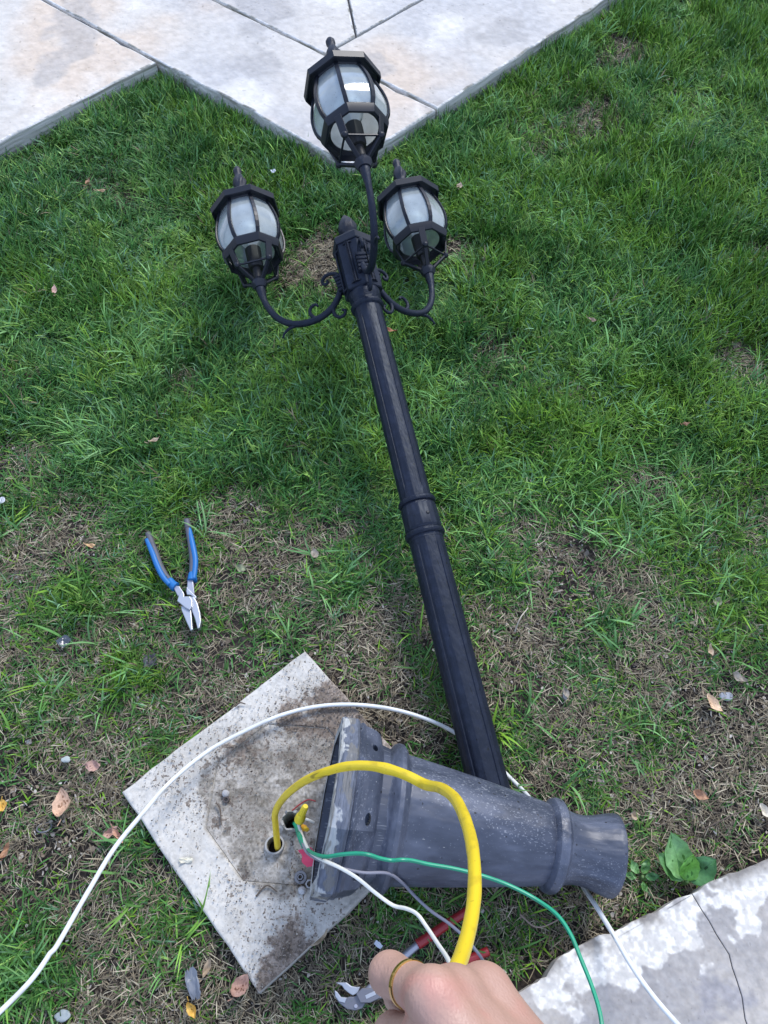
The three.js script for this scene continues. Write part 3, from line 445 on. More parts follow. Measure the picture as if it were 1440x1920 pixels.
// ---------------------------------------------------------------- pliers
function flatPart(name, pts, y, h, m, parent, bevel = 0.0015) { return part(name, slab(pts, y + h, h, bevel), m, parent); }
const chrome = mat({ color: rgb(0.42, 0.43, 0.45), roughness: 0.4, metalness: 0.85 }), shank = mat({ color: rgb(0.36, 0.36, 0.40), roughness: 0.42, metalness: 0.7 });
const plBlue = mat({ color: rgb(0.008, 0.13, 0.36), roughness: 0.5 }), plGrey = mat({ color: rgb(0.085, 0.085, 0.10), roughness: 0.6 });
{
  const t = thing('lineman_pliers', 'open steel pliers with blue and grey handles lying on the worn grass', 'pliers');
  const y = 0.014, P = (...a) => a.map(xz);
  flatPart('jaw', P([-0.398, 0.020, -0.705], [-0.396, 0.020, -0.696], [-0.383, 0.020, -0.671], [-0.373, 0.020, -0.653], [-0.369, 0.020, -0.655], [-0.377, 0.020, -0.696], [-0.381, 0.020, -0.705]), y - 0.003, 0.013, chrome, t);
  flatPart('jaw', P([-0.386, 0.020, -0.727], [-0.375, 0.020, -0.725], [-0.367, 0.020, -0.713], [-0.359, 0.020, -0.691], [-0.355, 0.020, -0.673], [-0.356, 0.020, -0.659], [-0.360, 0.020, -0.657], [-0.367, 0.020, -0.677], [-0.377, 0.020, -0.698], [-0.382, 0.020, -0.701]), y - 0.003, 0.013, chrome, t);
  flatPart('head_plate', P([-0.406, 0.025, -0.714], [-0.404, 0.025, -0.727], [-0.399, 0.025, -0.737], [-0.394, 0.025, -0.730], [-0.393, 0.025, -0.724], [-0.382, 0.025, -0.724], [-0.376, 0.025, -0.716], [-0.375, 0.025, -0.702], [-0.379, 0.025, -0.694], [-0.389, 0.025, -0.700]), y + 0.009, 0.006, chrome, t);
  flatPart('head_plate', P([-0.392, 0.020, -0.748], [-0.390, 0.020, -0.745], [-0.370, 0.020, -0.726], [-0.371, 0.020, -0.720], [-0.382, 0.020, -0.729], [-0.390, 0.020, -0.730], [-0.392, 0.020, -0.737]), y - 0.002, 0.012, chrome, t);
  flatPart('shank', P([-0.422, 0.018, -0.751], [-0.407, 0.018, -0.749], [-0.399, 0.018, -0.738], [-0.401, 0.018, -0.724], [-0.408, 0.018, -0.728]), y, 0.010, shank, t);
  flatPart('shank', P([-0.393, 0.018, -0.765], [-0.382, 0.018, -0.765], [-0.375, 0.018, -0.731], [-0.391, 0.018, -0.743]), y, 0.010, shank, t);
  part('handle', sweep([[-0.490, 0.016, -0.875], [-0.481, 0.018, -0.856], [-0.467, 0.020, -0.826], [-0.453, 0.021, -0.796], [-0.438, 0.021, -0.773], [-0.422, 0.021, -0.756]], s => 0.0060 + 0.001 * Math.sin(s * 3), { seg: 40, rad: 14 }), plGrey, t).userData.label = 'grey inner grip with blue outer strip';
  const hb = part('handle', sweep([[-0.414, 0.016, -0.908], [-0.407, 0.018, -0.884], [-0.396, 0.020, -0.845], [-0.388, 0.021, -0.809], [-0.386, 0.021, -0.782], [-0.385, 0.021, -0.765]], s => 0.0060 + 0.001 * Math.sin(s * 3), { seg: 40, rad: 14 }), plGrey, t);
  part('grip_strip', sweep([[-0.489, 0.019, -0.858], [-0.472, 0.024, -0.825], [-0.457, 0.025, -0.794], [-0.442, 0.025, -0.769], [-0.426, 0.025, -0.751]], s => 0.0048 + 0.001 * Math.sin(s * 3), { seg: 40, rad: 12 }), plBlue, t);
  part('grip_strip', sweep([[-0.406, 0.019, -0.886], [-0.392, 0.024, -0.843], [-0.382, 0.025, -0.807], [-0.380, 0.025, -0.780], [-0.380, 0.025, -0.763]], s => 0.0048 + 0.001 * Math.sin(s * 3), { seg: 40, rad: 12 }), plBlue, t);
  part('grip_collar', sweep([[-0.430, 0.020, -0.764], [-0.424, 0.020, -0.756], [-0.419, 0.020, -0.751], [-0.414, 0.020, -0.748]], s => 0.0076 + 0.0026 * s, { seg: 14, rad: 14 }), plBlue, t);
  part('grip_collar', sweep([[-0.385, 0.020, -0.780], [-0.385, 0.020, -0.773], [-0.384, 0.020, -0.767], [-0.384, 0.020, -0.762]], s => 0.0076 + 0.0026 * s, { seg: 14, rad: 14 }), plBlue, t);
}
const plRed = mat({ color: rgb(0.28, 0.018, 0.022), roughness: 0.4 });
{
  const t = thing('adjustable_pliers', 'adjustable joint pliers with red handles lying beside the hand', 'pliers');
  const P = (...a) => a.map(xz), y = 0.016, jawGrey = mat({ color: rgb(0.17, 0.17, 0.19), roughness: 0.48, metalness: 0.7 });
  flatPart('jaw', P([-0.075, 0.020, -0.062], [-0.071, 0.020, -0.063], [-0.058, 0.020, -0.063], [-0.050, 0.020, -0.058], [-0.043, 0.020, -0.057], [-0.036, 0.020, -0.057], [-0.040, 0.020, -0.048], [-0.048, 0.020, -0.045], [-0.054, 0.020, -0.048], [-0.061, 0.020, -0.053], [-0.065, 0.020, -0.058]), y, 0.010, chrome, t);
  flatPart('jaw', P([-0.077, 0.020, -0.053], [-0.073, 0.020, -0.051], [-0.066, 0.020, -0.044], [-0.056, 0.020, -0.043], [-0.053, 0.020, -0.044], [-0.046, 0.020, -0.044], [-0.038, 0.020, -0.048], [-0.025, 0.020, -0.040], [-0.033, 0.020, -0.028], [-0.044, 0.020, -0.025], [-0.057, 0.020, -0.027], [-0.069, 0.020, -0.035], [-0.076, 0.020, -0.044]), y - 0.003, 0.010, jawGrey, t);
  flatPart('jaw_tip', P([-0.076, 0.025, -0.052], [-0.072, 0.025, -0.050], [-0.066, 0.025, -0.043], [-0.057, 0.025, -0.042], [-0.060, 0.025, -0.035], [-0.069, 0.025, -0.037], [-0.075, 0.025, -0.044]), y + 0.006, 0.003, chrome, t, 0.0008);
  flatPart('slotted_joint', P([-0.043, 0.030, -0.047], [-0.034, 0.030, -0.055], [-0.016, 0.030, -0.055], [-0.007, 0.030, -0.052], [-0.007, 0.030, -0.041], [-0.021, 0.030, -0.035], [-0.036, 0.030, -0.035]), y + 0.007, 0.008, jawGrey, t);
  flatPart('wear_plate', P([-0.029, 0.034, -0.045], [-0.015, 0.034, -0.051], [-0.012, 0.034, -0.046], [-0.027, 0.034, -0.040]), y + 0.0145, 0.0012, chrome, t, 0.0004);
  { const g = new THREE.CylinderGeometry(0.0026, 0.0026, 0.003, 16); g.translate(...[-0.043, 0.024, -0.031]); part('rivet', g, shank, t); }
  part('shank', sweep([[-0.030, 0.020, -0.048], [0.000, 0.020, -0.071], [0.025, 0.020, -0.093], [0.055, 0.020, -0.116]], 0.0062, { seg: 30, rad: 8, flat: 0.8 }), shank, t);
  part('shank', sweep([[-0.016, 0.020, -0.044], [0.025, 0.020, -0.055], [0.067, 0.020, -0.070], [0.096, 0.020, -0.080]], 0.0062, { seg: 30, rad: 8, flat: 0.8 }), shank, t);
  part('handle', sweep([[0.053, 0.020, -0.115], [0.075, 0.021, -0.128], [0.103, 0.021, -0.145], [0.129, 0.021, -0.160], [0.152, 0.021, -0.174]], s => 0.0080 - 0.001 * s, { seg: 30, rad: 12 }), plRed, t);
  part('handle', sweep([[0.082, 0.020, -0.076], [0.109, 0.021, -0.087], [0.139, 0.021, -0.096], [0.165, 0.021, -0.106]], s => 0.0080 - 0.001 * s, { seg: 30, rad: 12 }), plRed, t);
}

// ---------------------------------------------------------------- the hand
{
  const J = (px) => V(px);
  const bones = [];
  const bone = (a, b, ra, rb) => bones.push([V(a), V(b), ra, rb]);
  // fingers: ring, little, middle, index, thumb; each rooted in the back of the hand
  const rM = [0.0237, 1.0369, -0.0138], rP = [0.0031, 1.0004, -0.0251], rD = [0.0097, 0.9559, -0.0162], rT = [0.0241, 0.9539, -0.0092];
  bone(rM, rP, 0.0118, 0.0102); bone(rP, rD, 0.0100, 0.0088); bone(rD, rT, 0.0086, 0.0076);
  const lM = [0.0207, 1.0241, 0.0031], lP = [0.0042, 0.9865, 0.0009], lD = [0.0149, 0.9522, 0.0048], lT = [0.0282, 0.9522, 0.0048];
  bone(lM, lP, 0.0100, 0.0086); bone(lP, lD, 0.0084, 0.0076); bone(lD, lT, 0.0075, 0.0068);
  const mM = [0.0345, 1.0230, -0.0142], mP = [0.0268, 0.9777, -0.0170], mD = [0.0345, 0.9430, -0.0107], mT = [0.0451, 0.9437, -0.0042];
  bone(mM, mP, 0.0122, 0.0104); bone(mP, mD, 0.0102, 0.009); bone(mD, mT, 0.0088, 0.0078);
  const iM = [0.0517, 1.0031, -0.0162], iP = [0.0483, 0.9495, -0.0153], iD = [0.0469, 0.9242, -0.0070], iT = [0.0532, 0.9271, -0.0003];
  bone(iM, iP, 0.0125, 0.0105); bone(iP, iD, 0.0102, 0.009); bone(iD, iT, 0.0088, 0.0078);
  const wr = [0.0718, 1.0225, 0.0376], w1 = [0.0562, 1.0307, 0.0340], w2 = [0.0862, 1.0066, 0.0347];
  bone(rM, w1, 0.0125, 0.022); bone(lM, w1, 0.0115, 0.021); bone(mM, wr, 0.0130, 0.024); bone(iM, wr, 0.0135, 0.024);
  bone(iM, w2, 0.0125, 0.022); bone(rM, iM, 0.0110, 0.0115); bone(lM, mM, 0.011, 0.012); bone([0.0469, 1.0184, 0.0064], w1, 0.017, 0.022);
  const t0 = [0.0725, 0.9910, 0.0125], t1 = [0.0660, 0.9577, -0.0040], t2 = [0.0586, 0.9276, -0.0124], t3 = [0.0483, 0.9212, -0.0172];
  bone(wr, t0, 0.022, 0.0165); bone(t0, t1, 0.0165, 0.0130); bone(t1, t2, 0.0120, 0.0106); bone(t2, t3, 0.0104, 0.0086);
  const el = [0.1807, 0.9565, 0.1904];
  bone(wr, el, 0.026, 0.040);
  const min = V(1e9, 1e9, 1e9), max = V(-1e9, -1e9, -1e9);
  const limit = [0.0991, 0.9936, 0.0838];
  for (const [a, b, ra, rb] of bones) for (const [p, r] of [[a, ra], [b, rb]]) { min.min(p.clone().subScalar(r + 0.012)); max.max(p.clone().addScalar(r + 0.012)); }
  function sd(p) {
    let d = 1e9, kk = 0.0055;
    for (const [a, b, ra, rb] of bones) {
      const ab = b.clone().sub(a), h = clamp(p.clone().sub(a).dot(ab) / ab.lengthSq()), q = p.distanceTo(a.clone().addScaledVector(ab, h)) - (ra + (rb - ra) * h);
      const t = Math.max(kk - Math.abs(d - q), 0) / kk; d = Math.min(d, q) - t * t * kk * 0.25;
    }
    return d;
  }
  function meshField(lo, hi, n) {
    const c = lo.clone().add(hi).multiplyScalar(0.5), s = Math.max(hi.x - lo.x, hi.y - lo.y, hi.z - lo.z) / 2, mc = new MarchingCubes(n, new THREE.MeshStandardMaterial(), false, false, 300000), half = n / 2, p = V(0, 0, 0);
    mc.isolation = 0;
    for (let z = 0; z < n; z++) for (let y = 0; y < n; y++) for (let x = 0; x < n; x++) { p.set((x - half) / half * s + c.x, (y - half) / half * s + c.y, (z - half) / half * s + c.z); mc.field[x + y * n + z * n * n] = -sd(p); }
    mc.update();
    const pos = new Float32Array(mc.count * 3); for (let i = 0; i < mc.count; i++) { pos[i * 3] = mc.positionArray[i * 3] * s + c.x; pos[i * 3 + 1] = mc.positionArray[i * 3 + 1] * s + c.y; pos[i * 3 + 2] = mc.positionArray[i * 3 + 2] * s + c.z; }
    let g = new THREE.BufferGeometry(); g.setAttribute('position', new THREE.BufferAttribute(pos, 3)); g = mergeVertices(g, 1e-5); g.computeVertexNormals(); return g;
  }
  bones.pop();                                     // hand grid first, forearm as its own coarser grid
  const lo = V(1e9, 1e9, 1e9), hi = V(-1e9, -1e9, -1e9);
  for (const [a, b, ra, rb] of bones) for (const [p, r] of [[a, ra], [b, rb]]) { lo.min(p.clone().subScalar(r + 0.008)); hi.max(p.clone().addScalar(r + 0.008)); }
  bone(wr, limit, 0.026, 0.029); hi.max(V(limit).addScalar(0.04)); lo.min(V(limit).subScalar(0.04));
  const g = meshField(lo, hi, 104);
  const p = g.attributes.position, col = new Float32Array(p.count * 3), uv = new Float32Array(p.count * 2);
  for (let i = 0; i < p.count; i++) {
    const x = p.getX(i), y = p.getY(i), z = p.getZ(i), n = fbm(x * 120 + 9, z * 120 + y * 60, 4, 200), m = fbm(x * 34, (z + y) * 34, 3, 201);
    const c = mixc([0.43, 0.255, 0.19], [0.50, 0.215, 0.165], sstep(0.42, 0.66, m) * 0.8); const v = 0.93 + n * 0.14; col[i * 3] = c[0] * v; col[i * 3 + 1] = c[1] * v; col[i * 3 + 2] = c[2] * v; uv[i * 2] = x * 8; uv[i * 2 + 1] = (z + y * 0.7) * 8;
  }
  g.setAttribute('color', new THREE.BufferAttribute(col, 3)); g.setAttribute('uv', new THREE.BufferAttribute(uv, 2));
  const skinBump = tex(512, 512, (u, v) => { const a = vnoise(u * 150, v * 70, 210), b = fbm(u * 120, v * 120, 3, 211); const f = 0.5 * a + 0.5 * b; return [f, f, f]; }, false);
  const skin = new THREE.MeshPhysicalMaterial({ vertexColors: true, roughness: 0.5, bumpMap: skinBump, bumpScale: 0.00028, sheen: 0.2, sheenRoughness: 0.6, sheenColor: rgb(0.9, 0.6, 0.5) });
  const per = thing('person', 'left hand with a gold ring gripping the yellow cable', 'person');
  part('hand', g, skin, per);
  const rc = V(rM).lerp(V(rP), 0.51), dir = V(rP).sub(V(rM)).normalize();
  const tg = turned([[-0.0016, 0.0105], [-0.0016, 0.0114], [-0.001, 0.0118], [0, 0.0119], [0.001, 0.0118], [0.0016, 0.0114], [0.0016, 0.0105], [-0.0016, 0.0105]], { seg: 64, crease: 0.9 });
  const rg = part('finger_ring', tg, mat({ color: rgb(0.80, 0.52, 0.18), roughness: 0.25, metalness: 1 }), per);
  rg.position.copy(rc); rg.quaternion.setFromUnitVectors(V(0, 1, 0), dir);
}

// ---------------------------------------------------------------- lawn
// worn and lush places as [x, z, radius, strength]
const worn = [[[-0.182, 0.000, -1.695], .10, 1], [[-0.142, 0.000, -1.756], .08, 1], [[0.197, 0.000, -1.736], .06, .8], [[0.620, 0.000, -2.319], .13, .75], [[0.800, 0.000, -2.702], .10, .7], [[0.457, 0.000, -2.219], .10, .45], [[-0.317, 0.000, -0.917], .10, .9], [[-0.175, 0.000, -0.814], .11, .85], [[-0.271, 0.000, -0.778], .10, .85], [[0.363, 0.000, -0.827], .10, .95], [[0.313, 0.000, -0.878], .06, .9], [[0.420, 0.000, -0.759], .11, .9], [[0.583, 0.000, -1.006], .06, .95], [[0.514, 0.000, -0.985], .04, .8], [[0.859, 0.000, -1.361], .07, .9], [[0.987, 0.000, -1.736], .06, .7], [[-0.678, 0.000, -0.859], .12, .95], [[-0.823, 0.000, -1.048], .10, .9], [[-0.479, 0.000, -1.294], .06, .7], [[-0.864, 0.000, -1.327], .07, .5], [[-0.688, 0.000, -0.655], .11, .9], [[0.252, 0.000, -0.677], .09, .95], [[0.270, 0.000, -0.536], .09, .85], [[0.357, 0.000, -0.505], .11, .8], [[0.498, 0.000, -0.644], .12, .7], [[0.571, 0.000, -0.485], .13, .8], [[0.660, 0.000, -0.445], .12, .95], [[0.409, 0.000, -0.388], .10, .7], [[0.320, 0.000, -0.360], .10, .9], [[-0.021, 0.000, -0.700], .08, .8], [[0.073, 0.000, -0.677], .05, .8], [[-0.083, 0.000, -0.644], .11, .95], [[-0.483, 0.000, -0.610], .10, .95], [[-0.392, 0.000, -0.546], .12, .85], [[-0.298, 0.000, -0.610], .10, .7], [[-0.555, 0.000, -0.360], .12, .95], [[-0.630, 0.000, -0.397], .10, .95], [[-0.483, 0.000, -0.221], .10, .9], [[-0.406, 0.000, -0.133], .13, 1.15], [[-0.449, 0.000, -0.036], .13, 1.1], [[-0.329, -0.000, -0.072], .10, .85], [[-0.594, 0.000, -0.237], .10, .8], [[-0.240, 0.000, -0.029], .10, .8], [[-0.020, 0.000, -0.536], .09, .95], [[0.039, 0.000, -0.455], .08, .8], [[0.190, 0.000, -0.254], .10, .8], [[0.285, 0.000, -0.133], .10, .9], [[0.373, 0.000, -0.140], .09, .9], [[0.508, 0.000, -0.360], .12, .9], [[0.614, 0.000, -0.289], .12, 1], [[0.034, -0.000, -0.110], .10, .8], [[-0.086, -0.000, -0.110], .10, .6], [[0.271, -0.000, -1.378], .07, .6], [[-0.799, 0.000, -2.022], .08, .4], [[-0.190, 0.000, -1.077], .05, .4]].map(([p, r, s]) => [p[0], p[2], r, s]);
const lush = [[[-0.086, 0.000, -0.765], .06, 1], [[-0.088, 0.000, -0.808], .05, .8], [[-0.629, 0.000, -0.724], .08, .9], [[-0.685, 0.000, -0.689], .06, .7], [[-0.496, 0.000, -0.567], .07, .8], [[-0.456, 0.000, -0.784], .06, .5], [[-0.654, 0.000, -0.505], .07, .6], [[-0.578, 0.000, -0.058], .09, .9], [[-0.340, 0.000, -0.156], .07, .7], [[-0.413, 0.000, -0.289], .05, .6], [[-0.406, 0.000, -0.436], .06, .6], [[0.228, 0.000, -0.784], .07, .9], [[0.441, 0.000, -0.677], .05, .7], [[0.727, 0.000, -0.736], .11, .7], [[0.664, 0.000, -0.644], .07, .6], [[0.102, 0.000, -0.600], .05, .5], [[0.234, 0.000, -0.455], .06, .5], [[0.405, 0.000, -0.567], .06, .5], [[0.469, 0.000, -0.465], .07, .5], [[0.035, 0.000, -0.156], .08, .5], [[0.198, 0.000, -0.125], .07, .4], [[-0.187, 0.000, -0.644], .05, .4], [[0.355, 0.000, -0.342], .05, .5]].map(([p, r, s]) => [p[0], p[2], r, s]);
const gauss = (list, x, z) => { let m = 0; for (const [a, b, r, s] of list) { const d = Math.hypot(x - a, z - b) / r; if (d < 2) m = Math.max(m, s * Math.exp(-d * d * 0.9)); } return m; };
function cover01(x, z) { // how much live grass grows at a place
  const n = fbm(x * 4 + 9, z * 4, 4, 300), n2 = fbm(x * 14, z * 14 + 4, 3, 301), zz = z + 0.10 * (n - 0.5) + 0.06 * Math.sin(x * 3);
  let base = 0.68 + 0.32 * sstep(-0.78, -1.08, zz);
  if (x > 0.35) base = Math.max(base, 0.70 + 0.30 * sstep(-0.72, -1.0, zz));
  base -= (0.62 - n2) * 0.5 * (1 - sstep(-0.9, -1.2, zz)) ;
  let c = base - gauss(worn, x, z) * (0.75 + 0.5 * n2);
  c = Math.max(c, gauss(lush, x, z) * 1.0);
  c -= 0.25 * sstep(0.62, 0.75, n) ;
  return clamp(c, 0, 1);
}
const soft = (x, z) => sstep(-1.0, -1.5, z) * (0.5 + 0.5 * sstep(-0.2, 0.4, x)); // longer uncut grass
const postA = [P0.x, P0.z], postB = [P0.x + axisD.x * 1.2, P0.z + axisD.z * 1.2];
const cvA = [F0.x, F0.z], cvB = [F1.x, F1.z];
const blockedBy = [...walkPolys, padPts, pavePoly];
const blocked = (x, z) => blockedBy.some(p => inside(x, z, p));
const pressed = [[-0.345, -1.72, .10], [0.10, -1.75, .10]];
const lanternSpots = armAngles.slice(0, 2).map(([, deg]) => { const a = THREE.MathUtils.degToRad(deg); lamp.updateMatrixWorld(true); const o = []; for (const y of [1.20, 1.30, 1.42]) { const p = V(0.237 * Math.cos(a), y, 0.237 * Math.sin(a)).applyMatrix4(lamp.matrixWorld); o.push([p.x, p.z, p.y]); } return o; }).flat();
function headroom(x, z) { // free height over the soil under the fallen things
  let h = 1;
  const d1 = segDist(x, z, postA, postB); if (d1 < 0.045) { const t = ((x - postA[0]) * axisD.x + (z - postA[1]) * axisD.z) / (axisD.x ** 2 + axisD.z ** 2); h = Math.min(h, Math.max(0.0, P0.y + axisD.y * t - 0.036)); }
  const d2 = segDist(x, z, cvA, cvB); if (d2 < 0.085) h = Math.min(h, 0.012);
  for (const [a, b, y] of lanternSpots) if (Math.hypot(x - a, z - b) < 0.085) h = Math.min(h, Math.max(0.022, y - 0.085));
  for (const [a, b] of [[xz([-0.496, 0.000, -0.884]), xz([-0.395, 0.000, -0.730])], [xz([-0.419, 0.000, -0.917]), xz([-0.375, 0.000, -0.668])], [xz([-0.067, 0.000, -0.046]), xz([0.154, 0.000, -0.177])], [xz([-0.067, 0.000, -0.046]), xz([0.168, 0.000, -0.107])]]) if (segDist(x, z, a, b) < 0.010) h = Math.min(h, 0.010);
  return h;
}

function blade(len, w, lean, bend, az, off) { // a curved tapering strip
  const n = 4, pos = [], idx = [], cx = Math.cos(az), sx = Math.sin(az); let x = 0, y = 0, ang = lean;
  const tw = hash(Math.round(len * 1e5), Math.round(az * 1e4), 9) * 0.8 - 0.4;
  for (let i = 0; i <= n; i++) {
    const t = i / n, hw = w * 0.5 * (t < 0.6 ? 0.85 + 0.25 * t : (1 - t) / 0.4 + 0.02), a2 = az + tw * t, px = -Math.sin(a2) * hw, pz = Math.cos(a2) * hw, bx = off[0] + cx * x, bz = off[1] + sx * x;
    pos.push(bx - px, y, bz - pz, bx + px, y, bz + pz);
    if (i < n) { const k = i * 2; idx.push(k, k + 1, k + 2, k + 1, k + 3, k + 2); }
    x += Math.sin(ang) * len / n; y += Math.cos(ang) * len / n; ang = Math.min(ang + bend / n, 1.75);
  }
  const g = new THREE.BufferGeometry(); g.setAttribute('position', new THREE.Float32BufferAttribute(pos, 3)); g.setIndex(idx); g.computeVertexNormals(); return g;
}
function tuft(seed, n, len, w, spread, lean, bend) {
  const r = rng(seed), l = []; const a0 = 0;
  for (let i = 0; i < n; i++) l.push(blade(len * (0.55 + 0.6 * r()), w * (0.75 + 0.5 * r()), lean * (0.3 + 1.1 * r()), bend * (0.3 + r()), r() * 6.283, [(r() - 0.5) * spread, (r() - 0.5) * spread]));
  return mergeGeometries(l);
}
const grassMat = new THREE.MeshPhysicalMaterial({ color: 0xffffff, roughness: 0.5, specularIntensity: 0.45, side: THREE.DoubleSide });
const strawMat = mat({ color: 0xffffff, roughness: 0.75, side: THREE.DoubleSide });
const up = V(0, 1, 0), qt = new THREE.Quaternion(), qy = new THREE.Quaternion(), mtx = new THREE.Matrix4();
function scatter(name, geos, material, kindLabel, n, seed, fn, [X0, X1, Z0, Z1] = [-2.1, 2.1, -4.0, 0.35]) {
  const R = rng(seed), lists = geos.map(() => []);
  let tries = 0, got = 0;
  while (got < n && tries < n * 12) {
    tries++;
    const x = X0 + (X1 - X0) * R(), z = Z0 + (Z1 - Z0) * R();
    if (z < -2.3 && Math.abs(x) > 2.0) continue;
    const s = fn(x, z, R); if (!s) continue;
    got++; lists[Math.floor(R() * geos.length)].push([x, z, s]);
  }
  const grp = new THREE.Group(); grp.name = name; grp.userData.kind = 'stuff'; grp.userData.label = kindLabel[0]; grp.userData.category = kindLabel[1]; scene.add(grp);
  lists.forEach((l, i) => {
    const im = new THREE.InstancedMesh(geos[i], material, l.length); im.name = kindLabel[2]; im.userData.kind = 'stuff'; im.castShadow = im.receiveShadow = true;
    l.forEach(([x, z, s], k) => {
      qy.setFromAxisAngle(up, s.rot); qt.setFromAxisAngle(V(Math.cos(s.ta || 0), 0, Math.sin(s.ta || 0)), s.tilt || 0); qt.multiply(qy);
      mtx.compose(V(x, s.y === undefined ? groundY(x, z) - 0.001 : s.y, z), qt, V(s.sx, s.sy, s.sx)); im.setMatrixAt(k, mtx); im.setColorAt(k, s.c);
    });
    grp.add(im);
  });
  console.log(name, lists.map(l => l.length).join(' '));
}
const greens = [[0.044, 0.138, 0.016], [0.082, 0.225, 0.032], [0.075, 0.215, 0.066], [0.175, 0.330, 0.026], [0.270, 0.450, 0.095], [0.175, 0.335, 0.170]];
const straws = [[0.235, 0.188, 0.112], [0.32, 0.262, 0.165], [0.175, 0.135, 0.080], [0.115, 0.088, 0.054], [0.46, 0.395, 0.27]];
const tufts = []; for (let i = 0; i < 7; i++) tufts.push(tuft(400 + i, 5, 0.054, 0.0027, 0.013, 0.42, 0.75 + 0.12 * i));
const flat = []; for (let i = 0; i < 5; i++) flat.push(tuft(440 + i, 4, 0.042, 0.0025, 0.02, 1.0, 0.9));
const cv = new THREE.Color();
const GRASS = 92000;
scatter('lawn_grass', tufts, grassMat, ['living green grass of the lawn', 'grass', 'blades'], GRASS, 11, (x, z, R) => {
  const c = cover01(x, z); if (R() > Math.pow(c, 1.3) * 1.02 || blocked(x, z)) return null;
  const hr = headroom(x, z); if (hr < 0.014) return null;
  const hn = fbm(x * 7 + 70, z * 7, 3, 310), hs = (0.40 + 0.45 * c + 0.22 * soft(x, z)) * (0.25 + 1.5 * hn), sy = Math.min(hs * (0.7 + 0.6 * R()), hr / 0.05);
  const tn = fbm(x * 2.6 + 31, z * 2.6, 3, 311), tq = fbm(x * 9, z * 9 + 17, 3, 312), k = R();
  let g = mixc(greens[0], greens[1], R()); g = mixc(g, greens[2], sstep(0.40, 0.62, tn - 0.06 * x) * 0.95 * R()); g = mixc(g, greens[3], sstep(0.46, 0.64, tq + 0.10 * x) * R()); if (k > 0.74) g = mixc(g, greens[4], R()); else if (k < 0.08) g = greens[5];
  if (R() > 0.955 + 0.04 * c) g = straws[Math.floor(R() * 3)];
  g = mixc(g, R() > 0.5 ? [0.036, 0.098, 0.022] : [0.075, 0.115, 0.040], 0.4 * sstep(0.80, 0.40, c) * R());   // tired grass where the turf is thin
  const b = 0.55 + 0.95 * R() * R(); cv.setRGB(g[0] * b, g[1] * b, g[2] * b);
  const wind = fbm(x * 3, z * 3, 2, 315) * 12.6;
  return { rot: R() * 6.283, ta: wind + (R() - 0.5) * 1.4, tilt: 0.30 * R(), sx: (0.75 + 0.5 * R()) * (0.72 + 0.28 * sstep(0.5, 0.9, c)), sy: Math.max(0.22, sy), c: cv.clone() };
});
scatter('low_grass', flat, grassMat, ['short flattened grass on the worn ground', 'grass', 'blades'], 62000, 12, (x, z, R) => {
  const c = cover01(x, z); if (R() > 0.10 + 0.6 * c || blocked(x, z) || z < -1.4) return null;
  if (headroom(x, z) < 0.012) return null;
  let g = mixc(greens[0], greens[1], R()); g = mixc(g, greens[2], 0.6 * R()); if (R() > 0.85) g = greens[3]; const b = 0.5 + 0.6 * R(); cv.setRGB(g[0] * b, g[1] * b, g[2] * b);
  return { rot: R() * 6.283, ta: R() * 6.28, tilt: 0.5 * R(), sx: 0.6 + 0.5 * R(), sy: 0.3 + 0.35 * R(), c: cv.clone() };
});
// longer, paler, coarser grass leaning over in patches
const coarse = []; for (let i = 0; i < 5; i++) coarse.push(tuft(460 + i, 5, 0.085, 0.0036, 0.02, 0.6, 1.0 + 0.15 * i));
scatter('coarse_grass', coarse, grassMat, ['longer coarse pale grass leaning in patches', 'grass', 'blades'], 6500, 17, (x, z, R) => {
  const p = fbm(x * 3.4 + 12, z * 3.4 + 5, 3, 320), l = gauss(lush, x, z); if (blocked(x, z)) return null;
  const dens = z < -0.85 ? sstep(0.50, 0.68, p + 0.05 * x) * cover01(x, z) + 0.03 : 0.22 * l; if (R() > dens) return null;
  const hr = headroom(x, z); if (hr < 0.03) return null;
  const lean = p * 25; let g = mixc([0.095, 0.235, 0.048], [0.175, 0.340, 0.125], R()); if (R() > 0.7) g = mixc(g, greens[3], R()); const b = 0.7 + 0.6 * R(); cv.setRGB(g[0] * b, g[1] * b, g[2] * b);
  return { rot: R() * 6.283, ta: lean + (R() - 0.5) * 0.8, tilt: 0.25 + 0.35 * R(), sx: 0.8 + 0.4 * R(), sy: Math.min(0.55 + 0.4 * R(), hr / 0.085), c: cv.clone() };
});
// dead thatch: pale straws lying flat
const straw = []; for (let i = 0; i < 6; i++) { const r = rng(470 + i), l = []; for (let k = 0; k < 3; k++) { const b = blade(0.010 + 0.016 * r(), 0.0008 + 0.0007 * r(), 1.15 + 0.35 * r(), 0.5 * r(), r() * 6.283, [(r() - 0.5) * 0.02, (r() - 0.5) * 0.02]); b.translate(0, 0.003 + 0.006 * r(), 0); l.push(b); } straw.push(mergeGeometries(l)); }
scatter('dead_thatch', straw, strawMat, ['pale dead straw lying on the worn ground', 'dead grass', 'straws'], 36000, 13, (x, z, R) => {
  const c = cover01(x, z); const dens = z < -1.3 ? 0.02 + 1.0 * gauss(worn, x, z) : 0.06 + 0.85 * (1 - c) * sstep(0.15, 0.55, fbm(x * 8, z * 8, 3, 330));
  if (R() > dens || blocked(x, z)) return null; if (headroom(x, z) < 0.006) return null;
  const s = straws[Math.floor(R() * 5)], b = 0.45 + 0.65 * R(); cv.setRGB(s[0] * b, s[1] * b, s[2] * b);
  return { rot: R() * 6.283, ta: R() * 6.28, tilt: 0.25 * R(), sx: 0.6 + 0.7 * R(), sy: 0.6 + 0.8 * R(), c: cv.clone() };
});
